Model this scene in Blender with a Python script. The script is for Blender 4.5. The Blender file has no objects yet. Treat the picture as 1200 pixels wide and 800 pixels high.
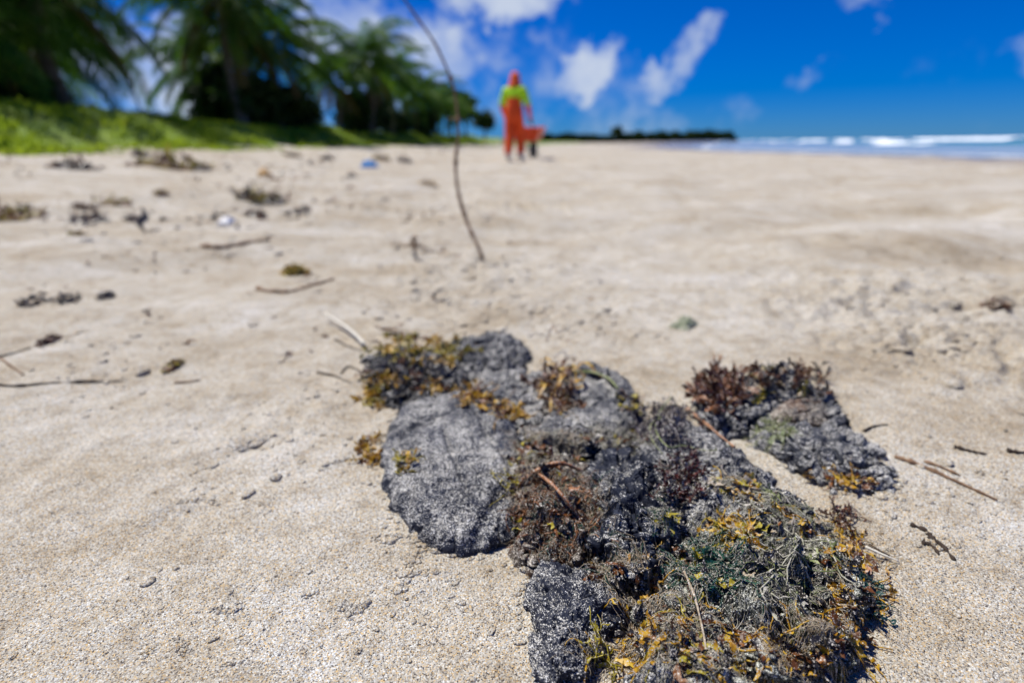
import bpy, bmesh, math, random
import numpy as np
from mathutils import Vector, Matrix, Quaternion
from mathutils.bvhtree import BVHTree

R = math.radians
S = bpy.context.scene
COL = S.collection
rng = np.random.default_rng(7)
random.seed(7)

# ------------------------------------------------------------------ camera
F = 640.0                                   # focal length in pixels of the 1200 px wide photograph
CAM_Z, TILT, ROLL = 0.38, 19.9, -0.80
cd = bpy.data.cameras.new('camera'); cam = bpy.data.objects.new('camera', cd); COL.objects.link(cam)
CAMROT = Matrix.Rotation(R(90 - TILT), 3, 'X') @ Matrix.Rotation(R(ROLL), 3, 'Z')
cam.matrix_world = Matrix.Translation((0, 0, CAM_Z)) @ CAMROT.to_4x4()
cd.sensor_width = 36.0; cd.lens = F / 1200 * 36
cd.clip_start = 0.02; cd.clip_end = 20000
cd.dof.use_dof = True; cd.dof.focus_distance = 0.455; cd.dof.aperture_fstop = 2.7
S.camera = cam

# ------------------------------------------------------------------ sun, sky, exposure
SUN_EL, SUN_AZ = 64.0, -62.0                # azimuth clockwise from +Y (the view direction): from the left and beyond
sd = Vector((math.sin(R(SUN_AZ)) * math.cos(R(SUN_EL)), math.cos(R(SUN_AZ)) * math.cos(R(SUN_EL)), math.sin(R(SUN_EL))))
ld = bpy.data.lights.new('sun', 'SUN'); ld.energy = 5.0; ld.angle = R(0.53); ld.color = (1, .95, .86)
sun = bpy.data.objects.new('sun', ld); COL.objects.link(sun)
sun.rotation_euler = (-sd).to_track_quat('-Z', 'Y').to_euler(); sun.location = (0, 0, 20)

def pixdir(px, py):
    return (CAMROT @ Vector(((px - 600) / F, (400 - py) / F, -1))).normalized()

W = bpy.data.worlds.new('World'); S.world = W; W.use_nodes = True
nt = W.node_tree; nt.nodes.clear()
def N(t, typ, **kw):
    n = t.nodes.new(typ)
    for k, v in kw.items():
        if k in ('op', 'operation'): n.operation = v
        elif isinstance(k, str) and k.startswith('i_'):
            n.inputs[int(k[2:])].default_value = v
        else: setattr(n, k, v)
    return n
def L(t, a, b): t.links.new(a, b)
out = N(nt, 'ShaderNodeOutputWorld'); bg = N(nt, 'ShaderNodeBackground')
bg.inputs['Strength'].default_value = 0.06
L(nt, bg.outputs[0], out.inputs[0])
sky = N(nt, 'ShaderNodeTexSky'); sky.sky_type = 'NISHITA'; sky.sun_disc = False
sky.sun_elevation = R(SUN_EL); sky.sun_rotation = R(SUN_AZ)
sky.air_density = 1.0; sky.dust_density = 0.0; sky.ozone_density = 3.0
hs = N(nt, 'ShaderNodeHueSaturation'); hs.inputs['Saturation'].default_value = 1.12; hs.inputs['Value'].default_value = 1.0
tint = N(nt, 'ShaderNodeMix', data_type='RGBA', blend_type='MULTIPLY'); tint.inputs['Factor'].default_value = 1.0; tint.inputs['B'].default_value = (.20, .51, 1.28, 1)
L(nt, sky.outputs[0], tint.inputs['A']); L(nt, tint.outputs['Result'], hs.inputs['Color'])
tc = N(nt, 'ShaderNodeTexCoord')
DIR = tc.outputs['Generated']
# ragged outlines: the direction is jittered by noise before the cloud bodies are laid out
wn = N(nt, 'ShaderNodeTexNoise'); wn.inputs['Scale'].default_value = 13; wn.inputs['Detail'].default_value = 5; wn.inputs['Roughness'].default_value = .62; L(nt, DIR, wn.inputs['Vector'])
ws = N(nt, 'ShaderNodeVectorMath', operation='SUBTRACT'); L(nt, wn.outputs['Color'], ws.inputs[0]); ws.inputs[1].default_value = (.5, .5, .5)
wm = N(nt, 'ShaderNodeVectorMath', operation='SCALE'); wm.inputs['Scale'].default_value = .16; L(nt, ws.outputs[0], wm.inputs[0])
wa = N(nt, 'ShaderNodeVectorMath', operation='ADD'); L(nt, DIR, wa.inputs[0]); L(nt, wm.outputs[0], wa.inputs[1]); WDIR = wa.outputs[0]
def math_(t, op, a, b=None, c=None):
    n = N(t, 'ShaderNodeMath', operation=op)
    for i, v in enumerate((a, b, c)):
        if v is None: continue
        if isinstance(v, (int, float)): n.inputs[i].default_value = v
        else: L(t, v, n.inputs[i])
    return n.outputs[0]
def dotn(v):
    n = N(nt, 'ShaderNodeVectorMath', operation='DOT_PRODUCT'); L(nt, WDIR, n.inputs[0]); n.inputs[1].default_value = v
    return n.outputs['Value']
# cloud bodies: direction, half sizes (pixels of the photograph -> angle), slope, weight
CLOUDS = [(592, 0, 80, 30, 3, 1.15), (692, 84, 74, 27, -34, .98), (788, 84, 66, 22, -40, .85), (815, 48, 36, 20, -20, .75), (512, 72, 55, 52, 20, .85),
          (405, 45, 75, 80, 0, 1.0), (470, 100, 60, 45, 0, .7), (573, 62, 62, 26, -20, .55), (948, 92, 34, 17, -30, .5), (1010, 0, 42, 13, 0, .62), (225, 95, 60, 62, 0, 1.1),
          (60, 70, 120, 60, 0, .95), (640, 112, 170, 60, 0, .52), (700, 140, 260, 30, 0, .45), (560, 110, 60, 45, 0, .6), (420, 120, 70, 40, 0, .8), (330, -30, 60, 30, 0, .9),
          (1300, 60, 60, 26, 0, .7), (-150, 40, 120, 50, 0, .9)]
acc = None
for (px, py, a, b, ang, wt) in CLOUDS:
    c = pixdir(px, py)
    h = Vector((c.y, -c.x, 0)).normalized(); v = h.cross(c)
    ca, sa = math.cos(R(-ang)), math.sin(R(-ang))
    U = (h * ca + v * sa) * (F / a); V = (-h * sa + v * ca) * (F / b)
    u = dotn(U); vv = dotn(V)
    u0 = U.dot(c); v0 = V.dot(c)
    r2 = math_(nt, 'ADD', math_(nt, 'POWER', math_(nt, 'SUBTRACT', u, u0), 2.0), math_(nt, 'POWER', math_(nt, 'SUBTRACT', vv, v0), 2.0))
    front = math_(nt, 'GREATER_THAN', dotn(c), 0.2)
    bl = math_(nt, 'MULTIPLY', math_(nt, 'MAXIMUM', math_(nt, 'SUBTRACT', 1.0, r2), 0.0), wt)
    bl = math_(nt, 'MULTIPLY', bl, front)
    acc = bl if acc is None else math_(nt, 'MAXIMUM', acc, bl)
nz = N(nt, 'ShaderNodeTexNoise'); nz.inputs['Scale'].default_value = 9.0; nz.inputs['Detail'].default_value = 7; nz.inputs['Roughness'].default_value = .58
L(nt, DIR, nz.inputs['Vector'])
nz2 = N(nt, 'ShaderNodeTexNoise'); nz2.inputs['Scale'].default_value = 2.2; nz2.inputs['Detail'].default_value = 3
L(nt, DIR, nz2.inputs['Vector'])
broad = math_(nt, 'MULTIPLY', math_(nt, 'MAXIMUM', math_(nt, 'SUBTRACT', nz2.outputs[0], .58), 0.0), 3.0)
body = math_(nt, 'MAXIMUM', acc, broad)
dens = math_(nt, 'ADD', math_(nt, 'MULTIPLY', body, 1.0), math_(nt, 'MULTIPLY', math_(nt, 'SUBTRACT', nz.outputs[0], .5), 1.5))
mr = N(nt, 'ShaderNodeMapRange'); mr.interpolation_type = 'SMOOTHSTEP'
mr.inputs['From Min'].default_value = .22; mr.inputs['From Max'].default_value = 1.15
L(nt, dens, mr.inputs['Value'])
cov = math_(nt, 'MULTIPLY', mr.outputs[0], .93)
mixc = N(nt, 'ShaderNodeMix', data_type='RGBA')
mixc.inputs['B'].default_value = (8.2, 9.2, 11.0, 1)
L(nt, cov, mixc.inputs['Factor']); L(nt, hs.outputs[0], mixc.inputs['A'])
L(nt, mixc.outputs['Result'], bg.inputs['Color'])

S.view_settings.view_transform = 'Standard'; S.view_settings.look = 'None'
S.view_settings.exposure = 0.27; S.view_settings.gamma = 1.0
S.render.engine = 'CYCLES'
S.cycles.use_denoising = True; S.cycles.denoiser = 'OPENIMAGEDENOISE'; S.cycles.denoising_input_passes = 'RGB_ALBEDO_NORMAL'; S.cycles.denoising_prefilter = 'ACCURATE'
S.cycles.max_bounces = 6; S.cycles.diffuse_bounces = 3; S.cycles.glossy_bounces = 2; S.cycles.transmission_bounces = 3
S.cycles.transparent_max_bounces = 6
S.cycles.sample_clamp_indirect = 6; S.cycles.sample_clamp_direct = 12; S.cycles.caustics_reflective = False; S.cycles.caustics_refractive = False

# ------------------------------------------------------------------ noise in numpy
def _hash(ix, iy, iz, seed):
    h = (ix.astype(np.int64) * 374761393 + iy.astype(np.int64) * 668265263 + iz.astype(np.int64) * 2147483647 + seed * 1274126177) & 0xffffffff
    h = ((h ^ (h >> 13)) * 1274126177) & 0xffffffff
    h = ((h ^ (h >> 16)) * 2246822519) & 0xffffffff
    return ((h ^ (h >> 15)) & 0xffffff) / float(0xffffff)
def noise3(x, y, z, seed=0):
    x, y, z = np.broadcast_arrays(np.asarray(x, float), np.asarray(y, float), np.asarray(z, float))
    ix, iy, iz = np.floor(x), np.floor(y), np.floor(z)
    fx, fy, fz = x - ix, y - iy, z - iz
    fx = fx * fx * fx * (fx * (fx * 6 - 15) + 10); fy = fy * fy * fy * (fy * (fy * 6 - 15) + 10); fz = fz * fz * fz * (fz * (fz * 6 - 15) + 10)
    r = 0
    for a in (0, 1):
        for b in (0, 1):
            for c in (0, 1):
                w = (fx if a else 1 - fx) * (fy if b else 1 - fy) * (fz if c else 1 - fz)
                r = r + w * _hash(ix + a, iy + b, iz + c, seed)
    return r * 2 - 1
def noise2(x, y, seed=0):
    x, y = np.broadcast_arrays(np.asarray(x, float), np.asarray(y, float))
    ix, iy = np.floor(x), np.floor(y); fx, fy = x - ix, y - iy
    fx = fx * fx * fx * (fx * (fx * 6 - 15) + 10); fy = fy * fy * fy * (fy * (fy * 6 - 15) + 10)
    z = np.zeros_like(ix); r = 0
    for a in (0, 1):
        for b in (0, 1):
            r = r + (fx if a else 1 - fx) * (fy if b else 1 - fy) * _hash(ix + a, iy + b, z, seed)
    return r * 2 - 1
def fbm2(x, y, octv=4, seed=0, gain=.5):
    r = 0; a = 1
    for i in range(octv):
        r = r + a * noise2(x * 2 ** i + 17.3 * i, y * 2 ** i - 9.1 * i, seed + i); a *= gain
    return r
def sstep(a, b, x):
    t = np.clip((np.asarray(x, float) - a) / (b - a), 0, 1); return t * t * (3 - 2 * t)

# ------------------------------------------------------------------ terrain
def bank_x(y): return np.where(y < 60, -7.3 + .09 * (np.asarray(y, float) - 8), -2.6 + (np.asarray(y, float) - 60) * .16)
def shore_x(y): y = np.asarray(y, float); return 19.5 + np.where(y > 60, (y - 60) * .37, 0) + .8 * np.sin(y * .11)
def flat_point(px, py, z=0.0):
    d = pixdir(px, py); t = (z - CAM_Z) / d.z
    return np.array((d.x * t, d.y * t, z))
# churned patches: pixel centre, radii in metres, depth
PATCH = [(np.array(flat_point(px, py)), rx, ry, amp) for (px, py, rx, ry, amp) in
         [(1090, 350, .42, .30, .021), (1130, 415, .22, .16, .018), (568, 306, .07, .07, .016), (600, 330, .46, .26, .010), (520, 300, .35, .4, .010), (640, 372, .34, .12, .007), (330, 480, .22, .12, .007), (230, 590, .05, .05, .004),
          (250, 240, 1.6, 1.2, .035), (930, 290, .5, .3, .012), (150, 560, .16, .08, .004), (560, 240, 1.0, .4, .02)]]
PIT = flat_point(296, 520)
def terrain(x, y, fine=True):
    x = np.asarray(x, float); y = np.asarray(y, float)
    xb = bank_x(y)
    up = .37 * np.clip((-.6 - x) / (-.6 - np.minimum(xb, -1.2)), 0, 1) ** 1.15
    xs = shore_x(y)
    dn = -.42 * np.clip((x - 1.2) / (xs - 1.2), 0, 3) ** 1.1
    z = up + dn
    d = xb - x + .5 * fbm2(x * .35, y * .35, 3, 5)
    bank = sstep(0, 2.6, d) * (.72 + .18 * fbm2(x * .3, y * .3, 3, 9)) + .02 * np.maximum(d - 2.5, 0)
    z = z + np.where(d > 0, bank, 0)
    dist = np.hypot(x, y)
    far = np.clip(dist / 4, 0, 1)
    z = z + .030 * far * fbm2(x * .6, y * .6, 3, 21) + .022 * np.clip(dist - .9, 0, 1.5) * fbm2(x * 1.9, y * 2.4, 3, 31)
    if fine:
        z = z + .0030 * fbm2(x * 9, y * 9, 3, 41) * np.clip(1.6 - dist * .1, 0, 1) + .0007 * fbm2(x * 55, y * 55, 3, 51) * np.clip(1.6 - dist * .6, 0, 1)
        for (c, rx, ry, amp) in PATCH:
            w = np.exp(-((x - c[0]) / rx) ** 2 - ((y - c[1]) / ry) ** 2)
            m = w > .02
            if m.any():
                xx, yy = x[m], y[m]
                k = 5 if rx > 1 else (24 if amp > .017 else 14)
                n = fbm2(xx * k, yy * k, 4, 61) - .3 * np.abs(fbm2(xx * k * 2.2, yy * k * 2.2, 2, 71))
                z[m] = z[m] + amp * w[m] * n * .8
        # a small hollow with a thrown-up lip
        q = ((x - PIT[0]) / .032) ** 2 + ((y - PIT[1]) / .020) ** 2
        z = z - .011 * np.exp(-q) + .006 * np.exp(-(((x - PIT[0] + .03) / .035) ** 2 + ((y - PIT[1] - .028) / .02) ** 2))
    return z
def T1(x, y):
    """height of the beach sheet itself, read off its grid"""
    i = min(max(int(np.searchsorted(AX, x)) - 1, 0), len(AX) - 2); j = min(max(int(np.searchsorted(AY, y)) - 1, 0), len(AY) - 2)
    u = (x - AX[i]) / (AX[i + 1] - AX[i]); v = (y - AY[j]) / (AY[j + 1] - AY[j])
    return float((gz[j, i] * (1 - u) + gz[j, i + 1] * u) * (1 - v) + (gz[j + 1, i] * (1 - u) + gz[j + 1, i + 1] * u) * v)
def ground(px, py, tmax=900):
    """where the ray through a pixel of the photograph meets the ground"""
    d = pixdir(px, py); t = np.geomspace(.15, tmax, 3000)
    x, y, z = d.x * t, d.y * t, CAM_Z + d.z * t
    i = np.clip(np.searchsorted(AX, x) - 1, 0, len(AX) - 2); j = np.clip(np.searchsorted(AY, y) - 1, 0, len(AY) - 2)
    h = gz[j, i]; b = np.nonzero(z < h)[0]
    if len(b) == 0: return None
    i = b[0]; t0, t1 = t[max(i - 1, 0)], t[i]
    for _ in range(20):
        tm = (t0 + t1) / 2
        if CAM_Z + d.z * tm < T1(d.x * tm, d.y * tm): t1 = tm
        else: t0 = tm
    return Vector((d.x * t1, d.y * t1, T1(d.x * t1, d.y * t1)))

# ------------------------------------------------------------------ mesh helpers
def link(o, parent=None):
    COL.objects.link(o)
    if parent is not None: o.parent = parent
    return o
def tag(o, label=None, cat=None, group=None, kind=None):
    for k, v in (('label', label), ('category', cat), ('group', group), ('kind', kind)):
        if v: o[k] = v
    return o
def empty(name, loc=(0, 0, 0), rz=0):
    o = bpy.data.objects.new(name, None); o.empty_display_size = .05
    o.location = loc; o.rotation_euler = (0, 0, rz); return link(o)
def meshdata(name, v, f, mats, smooth=True, midx=None, uv=None):
    me = bpy.data.meshes.new(name)
    v = np.asarray(v, np.float32)
    if isinstance(f, np.ndarray):
        nf, k = f.shape
        me.vertices.add(len(v)); me.vertices.foreach_set('co', v.ravel())
        me.loops.add(nf * k); me.loops.foreach_set('vertex_index', f.astype(np.int32).ravel())
        me.polygons.add(nf); me.polygons.foreach_set('loop_start', np.arange(0, nf * k, k, dtype=np.int32))
        me.update(calc_edges=True)
    else:
        me.from_pydata([tuple(map(float, p)) for p in v], [], f)
    if smooth: me.polygons.foreach_set('use_smooth', np.ones(len(me.polygons), bool))
    if midx is not None: me.polygons.foreach_set('material_index', np.asarray(midx, np.int32))
    for m in (mats if isinstance(mats, (list, tuple)) else [mats]): me.materials.append(m)
    me.update(); return me
def mobj(name, v, f, mats, parent=None, smooth=True, midx=None, loc=None):
    o = bpy.data.objects.new(name, meshdata(name, v, f, mats, smooth, midx))
    if loc is not None: o.location = loc
    return link(o, parent)
class MB:
    """collects pieces of ONE mesh"""
    def __init__(s): s.v = []; s.f = []; s.n = 0; s.m = []
    def add(s, v, f, m=0):
        v = np.asarray(v, float); s.v.append(v)
        s.f += [tuple(i + s.n for i in q) for q in f]; s.m += [m] * len(f); s.n += len(v)
    def tube(s, P, r, k=5, m=0, cap=True):
        P = np.asarray(P, float); n = len(P); r = np.broadcast_to(r, (n,))
        t = np.gradient(P, axis=0); t /= np.linalg.norm(t, axis=1)[:, None] + 1e-12
        ref = np.array((0.13, .31, .94)); V = []
        for i in range(n):
            a = np.cross(t[i], ref); 
            if np.linalg.norm(a) < 1e-3: a = np.cross(t[i], (1, 0, 0))
            a /= np.linalg.norm(a); b = np.cross(t[i], a)
            for j in range(k):
                q = 2 * math.pi * j / k; V.append(P[i] + r[i] * (a * math.cos(q) + b * math.sin(q)))
        f = [(i * k + j, i * k + (j + 1) % k, (i + 1) * k + (j + 1) % k, (i + 1) * k + j) for i in range(n - 1) for j in range(k)]
        if cap: f += [tuple(range(k))[::-1], tuple((n - 1) * k + j for j in range(k))]
        s.add(V, f, m)
    def ribbon(s, P, w, side, m=0, cup=0.0):
        """strip of leaf: centre line P, half width w, side vectors, cupped"""
        P = np.asarray(P, float); n = len(P); w = np.broadcast_to(w, (n,))[:, None]; side = np.broadcast_to(side, (n, 3))
        t = np.gradient(P, axis=0); t /= np.linalg.norm(t, axis=1)[:, None] + 1e-12
        nn = np.cross(t, side); nn /= np.linalg.norm(nn, axis=1)[:, None] + 1e-9
        V = np.stack([P - side * w + nn * w * cup, P, P + side * w + nn * w * cup], 1).reshape(-1, 3)
        f = []
        for i in range(n - 1):
            a = 3 * i; f += [(a, a + 1, a + 4, a + 3), (a + 1, a + 2, a + 5, a + 4)]
        s.add(V, f, m)
    def box(s, c, d, rot=None, m=0):
        d = np.array(d) / 2; V = np.array([[x, y, z] for x in (-1, 1) for y in (-1, 1) for z in (-1, 1)]) * d
        if rot is not None: V = V @ np.array(rot.to_3x3() if hasattr(rot, 'to_3x3') else rot).T
        s.add(V + np.array(c), [(0, 1, 3, 2), (4, 6, 7, 5), (0, 4, 5, 1), (2, 3, 7, 6), (0, 2, 6, 4), (1, 5, 7, 3)], m)
    def blob(s, c, r, k=6, m=0):
        r = np.broadcast_to(r, (3,)); V = [(0, 0, -1)]
        rows = max(3, k // 2)
        for i in range(1, rows):
            a = math.pi * i / rows
            V += [(math.sin(a) * math.cos(2 * math.pi * j / k), math.sin(a) * math.sin(2 * math.pi * j / k), -math.cos(a)) for j in range(k)]
        V.append((0, 0, 1)); f = [(0, 1 + (j + 1) % k, 1 + j) for j in range(k)]
        for i in range(rows - 2):
            a = 1 + i * k; f += [(a + j, a + (j + 1) % k, a + k + (j + 1) % k, a + k + j) for j in range(k)]
        a = 1 + (rows - 2) * k; f += [(a + j, a + (j + 1) % k, len(V) - 1) for j in range(k)]
        s.add(np.array(V) * r + np.array(c), f, m)
    def build(s, name, mats, parent=None, smooth=True, loc=None):
        v = np.concatenate(s.v)
        if loc is not None: v = v - np.array(loc)
        return mobj(name, v, s.f, mats, parent, smooth, s.m, loc)

# ------------------------------------------------------------------ materials
def mat(name):
    m = bpy.data.materials.new(name); m.use_nodes = True
    t = m.node_tree; b = t.nodes['Principled BSDF']; return m, t, b
def ramp(t, fac, stops, interp='LINEAR'):
    r = N(t, 'ShaderNodeValToRGB'); e = r.color_ramp.elements; r.color_ramp.interpolation = interp
    while len(e) < len(stops): e.new(.5)
    for el, (p, c) in zip(e, stops): el.position = p; el.color = (*c, 1)
    if fac is not None: L(t, fac, r.inputs[0])
    return r.outputs[0]
def texnoise(t, vec, scale, detail=3, rough=.5):
    n = N(t, 'ShaderNodeTexNoise'); n.inputs['Scale'].default_value = scale; n.inputs['Detail'].default_value = detail; n.inputs['Roughness'].default_value = rough
    L(t, vec, n.inputs['Vector']); return n.outputs[0]
def vor(t, vec, scale, feature='F1'):
    n = N(t, 'ShaderNodeTexVoronoi'); n.feature = feature; n.inputs['Scale'].default_value = scale; L(t, vec, n.inputs['Vector']); return n
def bump(t, h, dist, strength=1.0, prev=None):
    n = N(t, 'ShaderNodeBump'); n.inputs['Distance'].default_value = dist; n.inputs['Strength'].default_value = strength
    L(t, h, n.inputs['Height'])
    if prev is not None: L(t, prev, n.inputs['Normal'])
    return n.outputs[0]
def mixcol(t, fac, a, b, mode='MIX'):
    n = N(t, 'ShaderNodeMix', data_type='RGBA', blend_type=mode)
    for s_, v in (('Factor', fac), ('A', a), ('B', b)):
        if isinstance(v, (int, float)): n.inputs[s_].default_value = v
        elif isinstance(v, tuple): n.inputs[s_].default_value = (*v, 1)
        else: L(t, v, n.inputs[s_])
    return n.outputs['Result']
def geo_pos(t): return N(t, 'ShaderNodeNewGeometry').outputs['Position']

GRAIN_STOPS = [(0, (.03, .028, .032)), (.08, (.13, .115, .11)), (.20, (.34, .31, .29)), (.42, (.47, .44, .40)), (.58, (.60, .42, .21)), (.68, (.48, .45, .41)), (.86, (.56, .56, .58)), (1.0, (.76, .77, .79))]
# sand of the beach, green cover on the bank
m_sand, t, b = mat('sand')
P_ = geo_pos(t)
vg = vor(t, P_, 980)
sx = N(t, 'ShaderNodeSeparateColor'); L(t, vg.outputs['Color'], sx.inputs[0])
grain = ramp(t, sx.outputs[0], GRAIN_STOPS)
mpn = N(t, 'ShaderNodeMapping'); mpn.inputs['Scale'].default_value = (.8, 2.0, 1); mpn.inputs['Rotation'].default_value = (0, 0, R(-18)); L(t, P_, mpn.inputs['Vector'])
big = math_(t, 'ADD', math_(t, 'MULTIPLY', texnoise(t, mpn.outputs[0], 1.1, 5, .62), .62), math_(t, 'MULTIPLY', texnoise(t, P_, 7.0, 4, .6), .38)); mid_ = texnoise(t, P_, 28, 4, .6)
tone = ramp(t, big, [(.3, (.56, .50, .385)), (.42, (.79, .75, .64)), (.53, (.94, .945, .885)), (.66, (1.12, 1.17, 1.19))])
tone2 = ramp(t, mid_, [(.25, (.78, .74, .68)), (.5, (1, 1, .99)), (.8, (1.07, 1.07, 1.07))])
c = mixcol(t, 1.0, mixcol(t, 1.0, grain, tone, 'MULTIPLY'), tone2, 'MULTIPLY')
# wet, darker sand towards the water line (below a level)
sepP = N(t, 'ShaderNodeSeparateXYZ'); L(t, P_, sepP.inputs[0])
wetn = math_(t, 'ADD', sepP.outputs['Z'], math_(t, 'MULTIPLY', texnoise(t, P_, .25, 3), .10))
wet = N(t, 'ShaderNodeMapRange'); wet.inputs['From Min'].default_value = -.13; wet.inputs['From Max'].default_value = -.27; L(t, wetn, wet.inputs['Value'])
c = mixcol(t, wet.outputs[0], c, mixcol(t, 1.0, c, (.66, .62, .58), 'MULTIPLY'))
L(t, c, b.inputs['Base Color'])
rr = N(t, 'ShaderNodeMapRange'); rr.inputs['To Min'].default_value = .92; rr.inputs['To Max'].default_value = .22; L(t, wet.outputs[0], rr.inputs['Value']); L(t, rr.outputs[0], b.inputs['Roughness'])
b.inputs['Specular IOR Level'].default_value = .25
hgt = math_(t, 'SUBTRACT', 1.0, vg.outputs['Distance'])
n1 = bump(t, hgt, .0007, .7)
n2 = bump(t, texnoise(t, P_, 210, 3, .65), .0038, .75, n1)
n3 = bump(t, texnoise(t, P_, 45, 4, .6), .012, .35, n2)
L(t, n3, b.inputs['Normal'])
dry = math_(t, 'SUBTRACT', 1.0, wet.outputs[0])            # wet sand is smoothed by the swash and mirrors the sky
for nd in [n_ for n_ in t.nodes if n_.type == 'BUMP']:
    L(t, math_(t, 'MULTIPLY', math_(t, 'ADD', math_(t, 'MULTIPLY', dry, .94), .06), nd.inputs['Strength'].default_value), nd.inputs['Strength'])
L(t, math_(t, 'ADD', math_(t, 'MULTIPLY', wet.outputs[0], .3), .25), b.inputs['Specular IOR Level'])

def bank_material():
    m, t, b = mat('bank_turf'); P = geo_pos(t)
    L(t, ramp(t, texnoise(t, P, 1.4, 5, .6), [(.3, (.10, .12, .018)), (.5, (.15, .24, .025)), (.65, (.21, .28, .035)), (.8, (.30, .25, .08))]), b.inputs['Base Color'])
    b.inputs['Roughness'].default_value = .9; return m
m_turf = bank_material()

# dark crust: tar-black cloth-like body with sand grains bedded in it
def crust(name, dark, cover, tint=(1, 1, 1), warm=None):
    m, t, b = mat(name); P = geo_pos(t)
    v1 = vor(t, P, 1150); s1 = N(t, 'ShaderNodeSeparateColor'); L(t, v1.outputs['Color'], s1.inputs[0])
    gr = ramp(t, s1.outputs[1], [(0, (.07, .075, .085)), (.3, (.24, .24, .24)), (.55, (.43, .41, .36)), (.75, (.58, .57, .54)), (1, (.84, .84, .83))])
    nzc = math_(t, 'ADD', math_(t, 'MULTIPLY', texnoise(t, P, 42, 5, .68), .62), math_(t, 'MULTIPLY', texnoise(t, P, 11, 2, .5), .38))
    thr = N(t, 'ShaderNodeMapRange'); thr.inputs['From Min'].default_value = .36; thr.inputs['From Max'].default_value = .62
    thr.inputs['To Min'].default_value = cover - .48; thr.inputs['To Max'].default_value = cover + .52; L(t, nzc, thr.inputs['Value'])
    gn = N(t, 'ShaderNodeNewGeometry'); gz_ = N(t, 'ShaderNodeSeparateXYZ'); L(t, gn.outputs['Normal'], gz_.inputs[0])   # sand settles on what faces up
    settle = N(t, 'ShaderNodeMapRange'); settle.inputs['From Min'].default_value = .1; settle.inputs['From Max'].default_value = .95; settle.inputs['To Min'].default_value = -.38; settle.inputs['To Max'].default_value = .10; L(t, gz_.outputs['Z'], settle.inputs['Value'])
    isg = math_(t, 'LESS_THAN', s1.outputs[0], math_(t, 'ADD', thr.outputs[0], settle.outputs[0]))
    base = ramp(t, texnoise(t, P, 16, 3), [(.35, dark), (.65, tuple(min(1, d * 1.8 + .003) for d in dark))])
    if warm: base = mixcol(t, ramp(t, texnoise(t, P, 24, 3), [(.52, (0, 0, 0)), (.62, (1, 1, 1))]), base, warm)
    c = mixcol(t, isg, base, mixcol(t, 1.0, gr, tint, 'MULTIPLY'))
    L(t, c, b.inputs['Base Color']); b.inputs['Roughness'].default_value = .72; b.inputs['Specular IOR Level'].default_value = .4
    h = math_(t, 'MULTIPLY', math_(t, 'SUBTRACT', 1.0, v1.outputs['Distance']), math_(t, 'ADD', math_(t, 'MULTIPLY', isg, .8), .2))
    n1 = bump(t, h, .0009, .8); n2 = bump(t, texnoise(t, P, 230, 4, .65), .004, .6, n1)
    L(t, n2, b.inputs['Normal']); return m
M_crust = crust('dark_crust', (.007, .010, .021), .32)
M_crust_deep = crust('deep_blue_black_crust', (.005, .008, .019), .22)
M_crust_pale = crust('pale_crust', (.022, .025, .034), .50)
M_crust_black = crust('black_crust', (.005, .006, .011), .14)
M_crust_rust = crust('rust_crust', (.032, .022, .015), .36, (1, .93, .84), (.10, .05, .028))
M_crust_moss = crust('moss_crust', (.016, .019, .016), .40, (.97, 1, .92), (.045, .045, .014))

def weed(name, stops, rough=.45, trans=.25, dust=.25, scale=130):
    m, t, b = mat(name); P = geo_pos(t)
    c = ramp(t, texnoise(t, P, scale, 4, .6), stops)
    v1 = vor(t, P, 1050); s1 = N(t, 'ShaderNodeSeparateColor'); L(t, v1.outputs['Color'], s1.inputs[0])
    if dust:
        nd = math_(t, 'MULTIPLY', math_(t, 'ADD', texnoise(t, P, 45, 3), -.1), dust * 2.2)
        c = mixcol(t, math_(t, 'LESS_THAN', s1.outputs[0], nd), c, ramp(t, s1.outputs[1], [(0, (.30, .28, .25)), (1, (.66, .62, .57))]))
    L(t, c, b.inputs['Base Color']); b.inputs['Roughness'].default_value = rough
    b.inputs['Subsurface Weight'].default_value = 0
    L(t, bump(t, texnoise(t, P, 350, 2), .0015, .5), b.inputs['Normal'])
    if trans:
        tl = N(t, 'ShaderNodeBsdfTranslucent'); L(t, c, tl.inputs[0]); mx = N(t, 'ShaderNodeMixShader'); mx.inputs[0].default_value = trans
        L(t, b.outputs[0], mx.inputs[1]); L(t, tl.outputs[0], mx.inputs[2]); L(t, mx.outputs[0], t.nodes['Material Output'].inputs[0])
    return m
W_gold = weed('golden_weed', [(.28, (.08, .034, .004)), (.42, (.31, .15, .009)), (.55, (.52, .31, .016)), (.68, (.60, .44, .05)), (.8, (.50, .42, .12))], dust=.15, scale=95)
W_olive = weed('olive_weed', [(.28, (.06, .052, .006)), (.5, (.32, .26, .016)), (.7, (.56, .48, .06))], dust=.15, scale=95)
W_brown = weed('brown_weed', [(.28, (.022, .009, .004)), (.5, (.11, .038, .010)), (.7, (.27, .10, .018))], dust=.12)
W_maroon = weed('maroon_weed', [(.28, (.014, .004, .005)), (.5, (.05, .010, .010)), (.72, (.17, .030, .016))], dust=.12)
W_black = weed('black_weed', [(.3, (.006, .006, .008)), (.6, (.025, .022, .022)), (.8, (.05, .04, .03))], .35, .08, .18)
W_purple = weed('purple_weed', [(.3, (.012, .008, .016)), (.55, (.045, .028, .048)), (.8, (.10, .07, .09))], .5, .1, .38)
W_green = weed('green_weed', [(.28, (.004, .016, .010)), (.5, (.010, .060, .035)), (.75, (.035, .12, .06))], .4, .15, .15)
W_teal = weed('teal_weed', [(.3, (.003, .016, .016)), (.55, (.006, .05, .045)), (.8, (.02, .10, .07))], .4, .15, .1)
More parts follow.
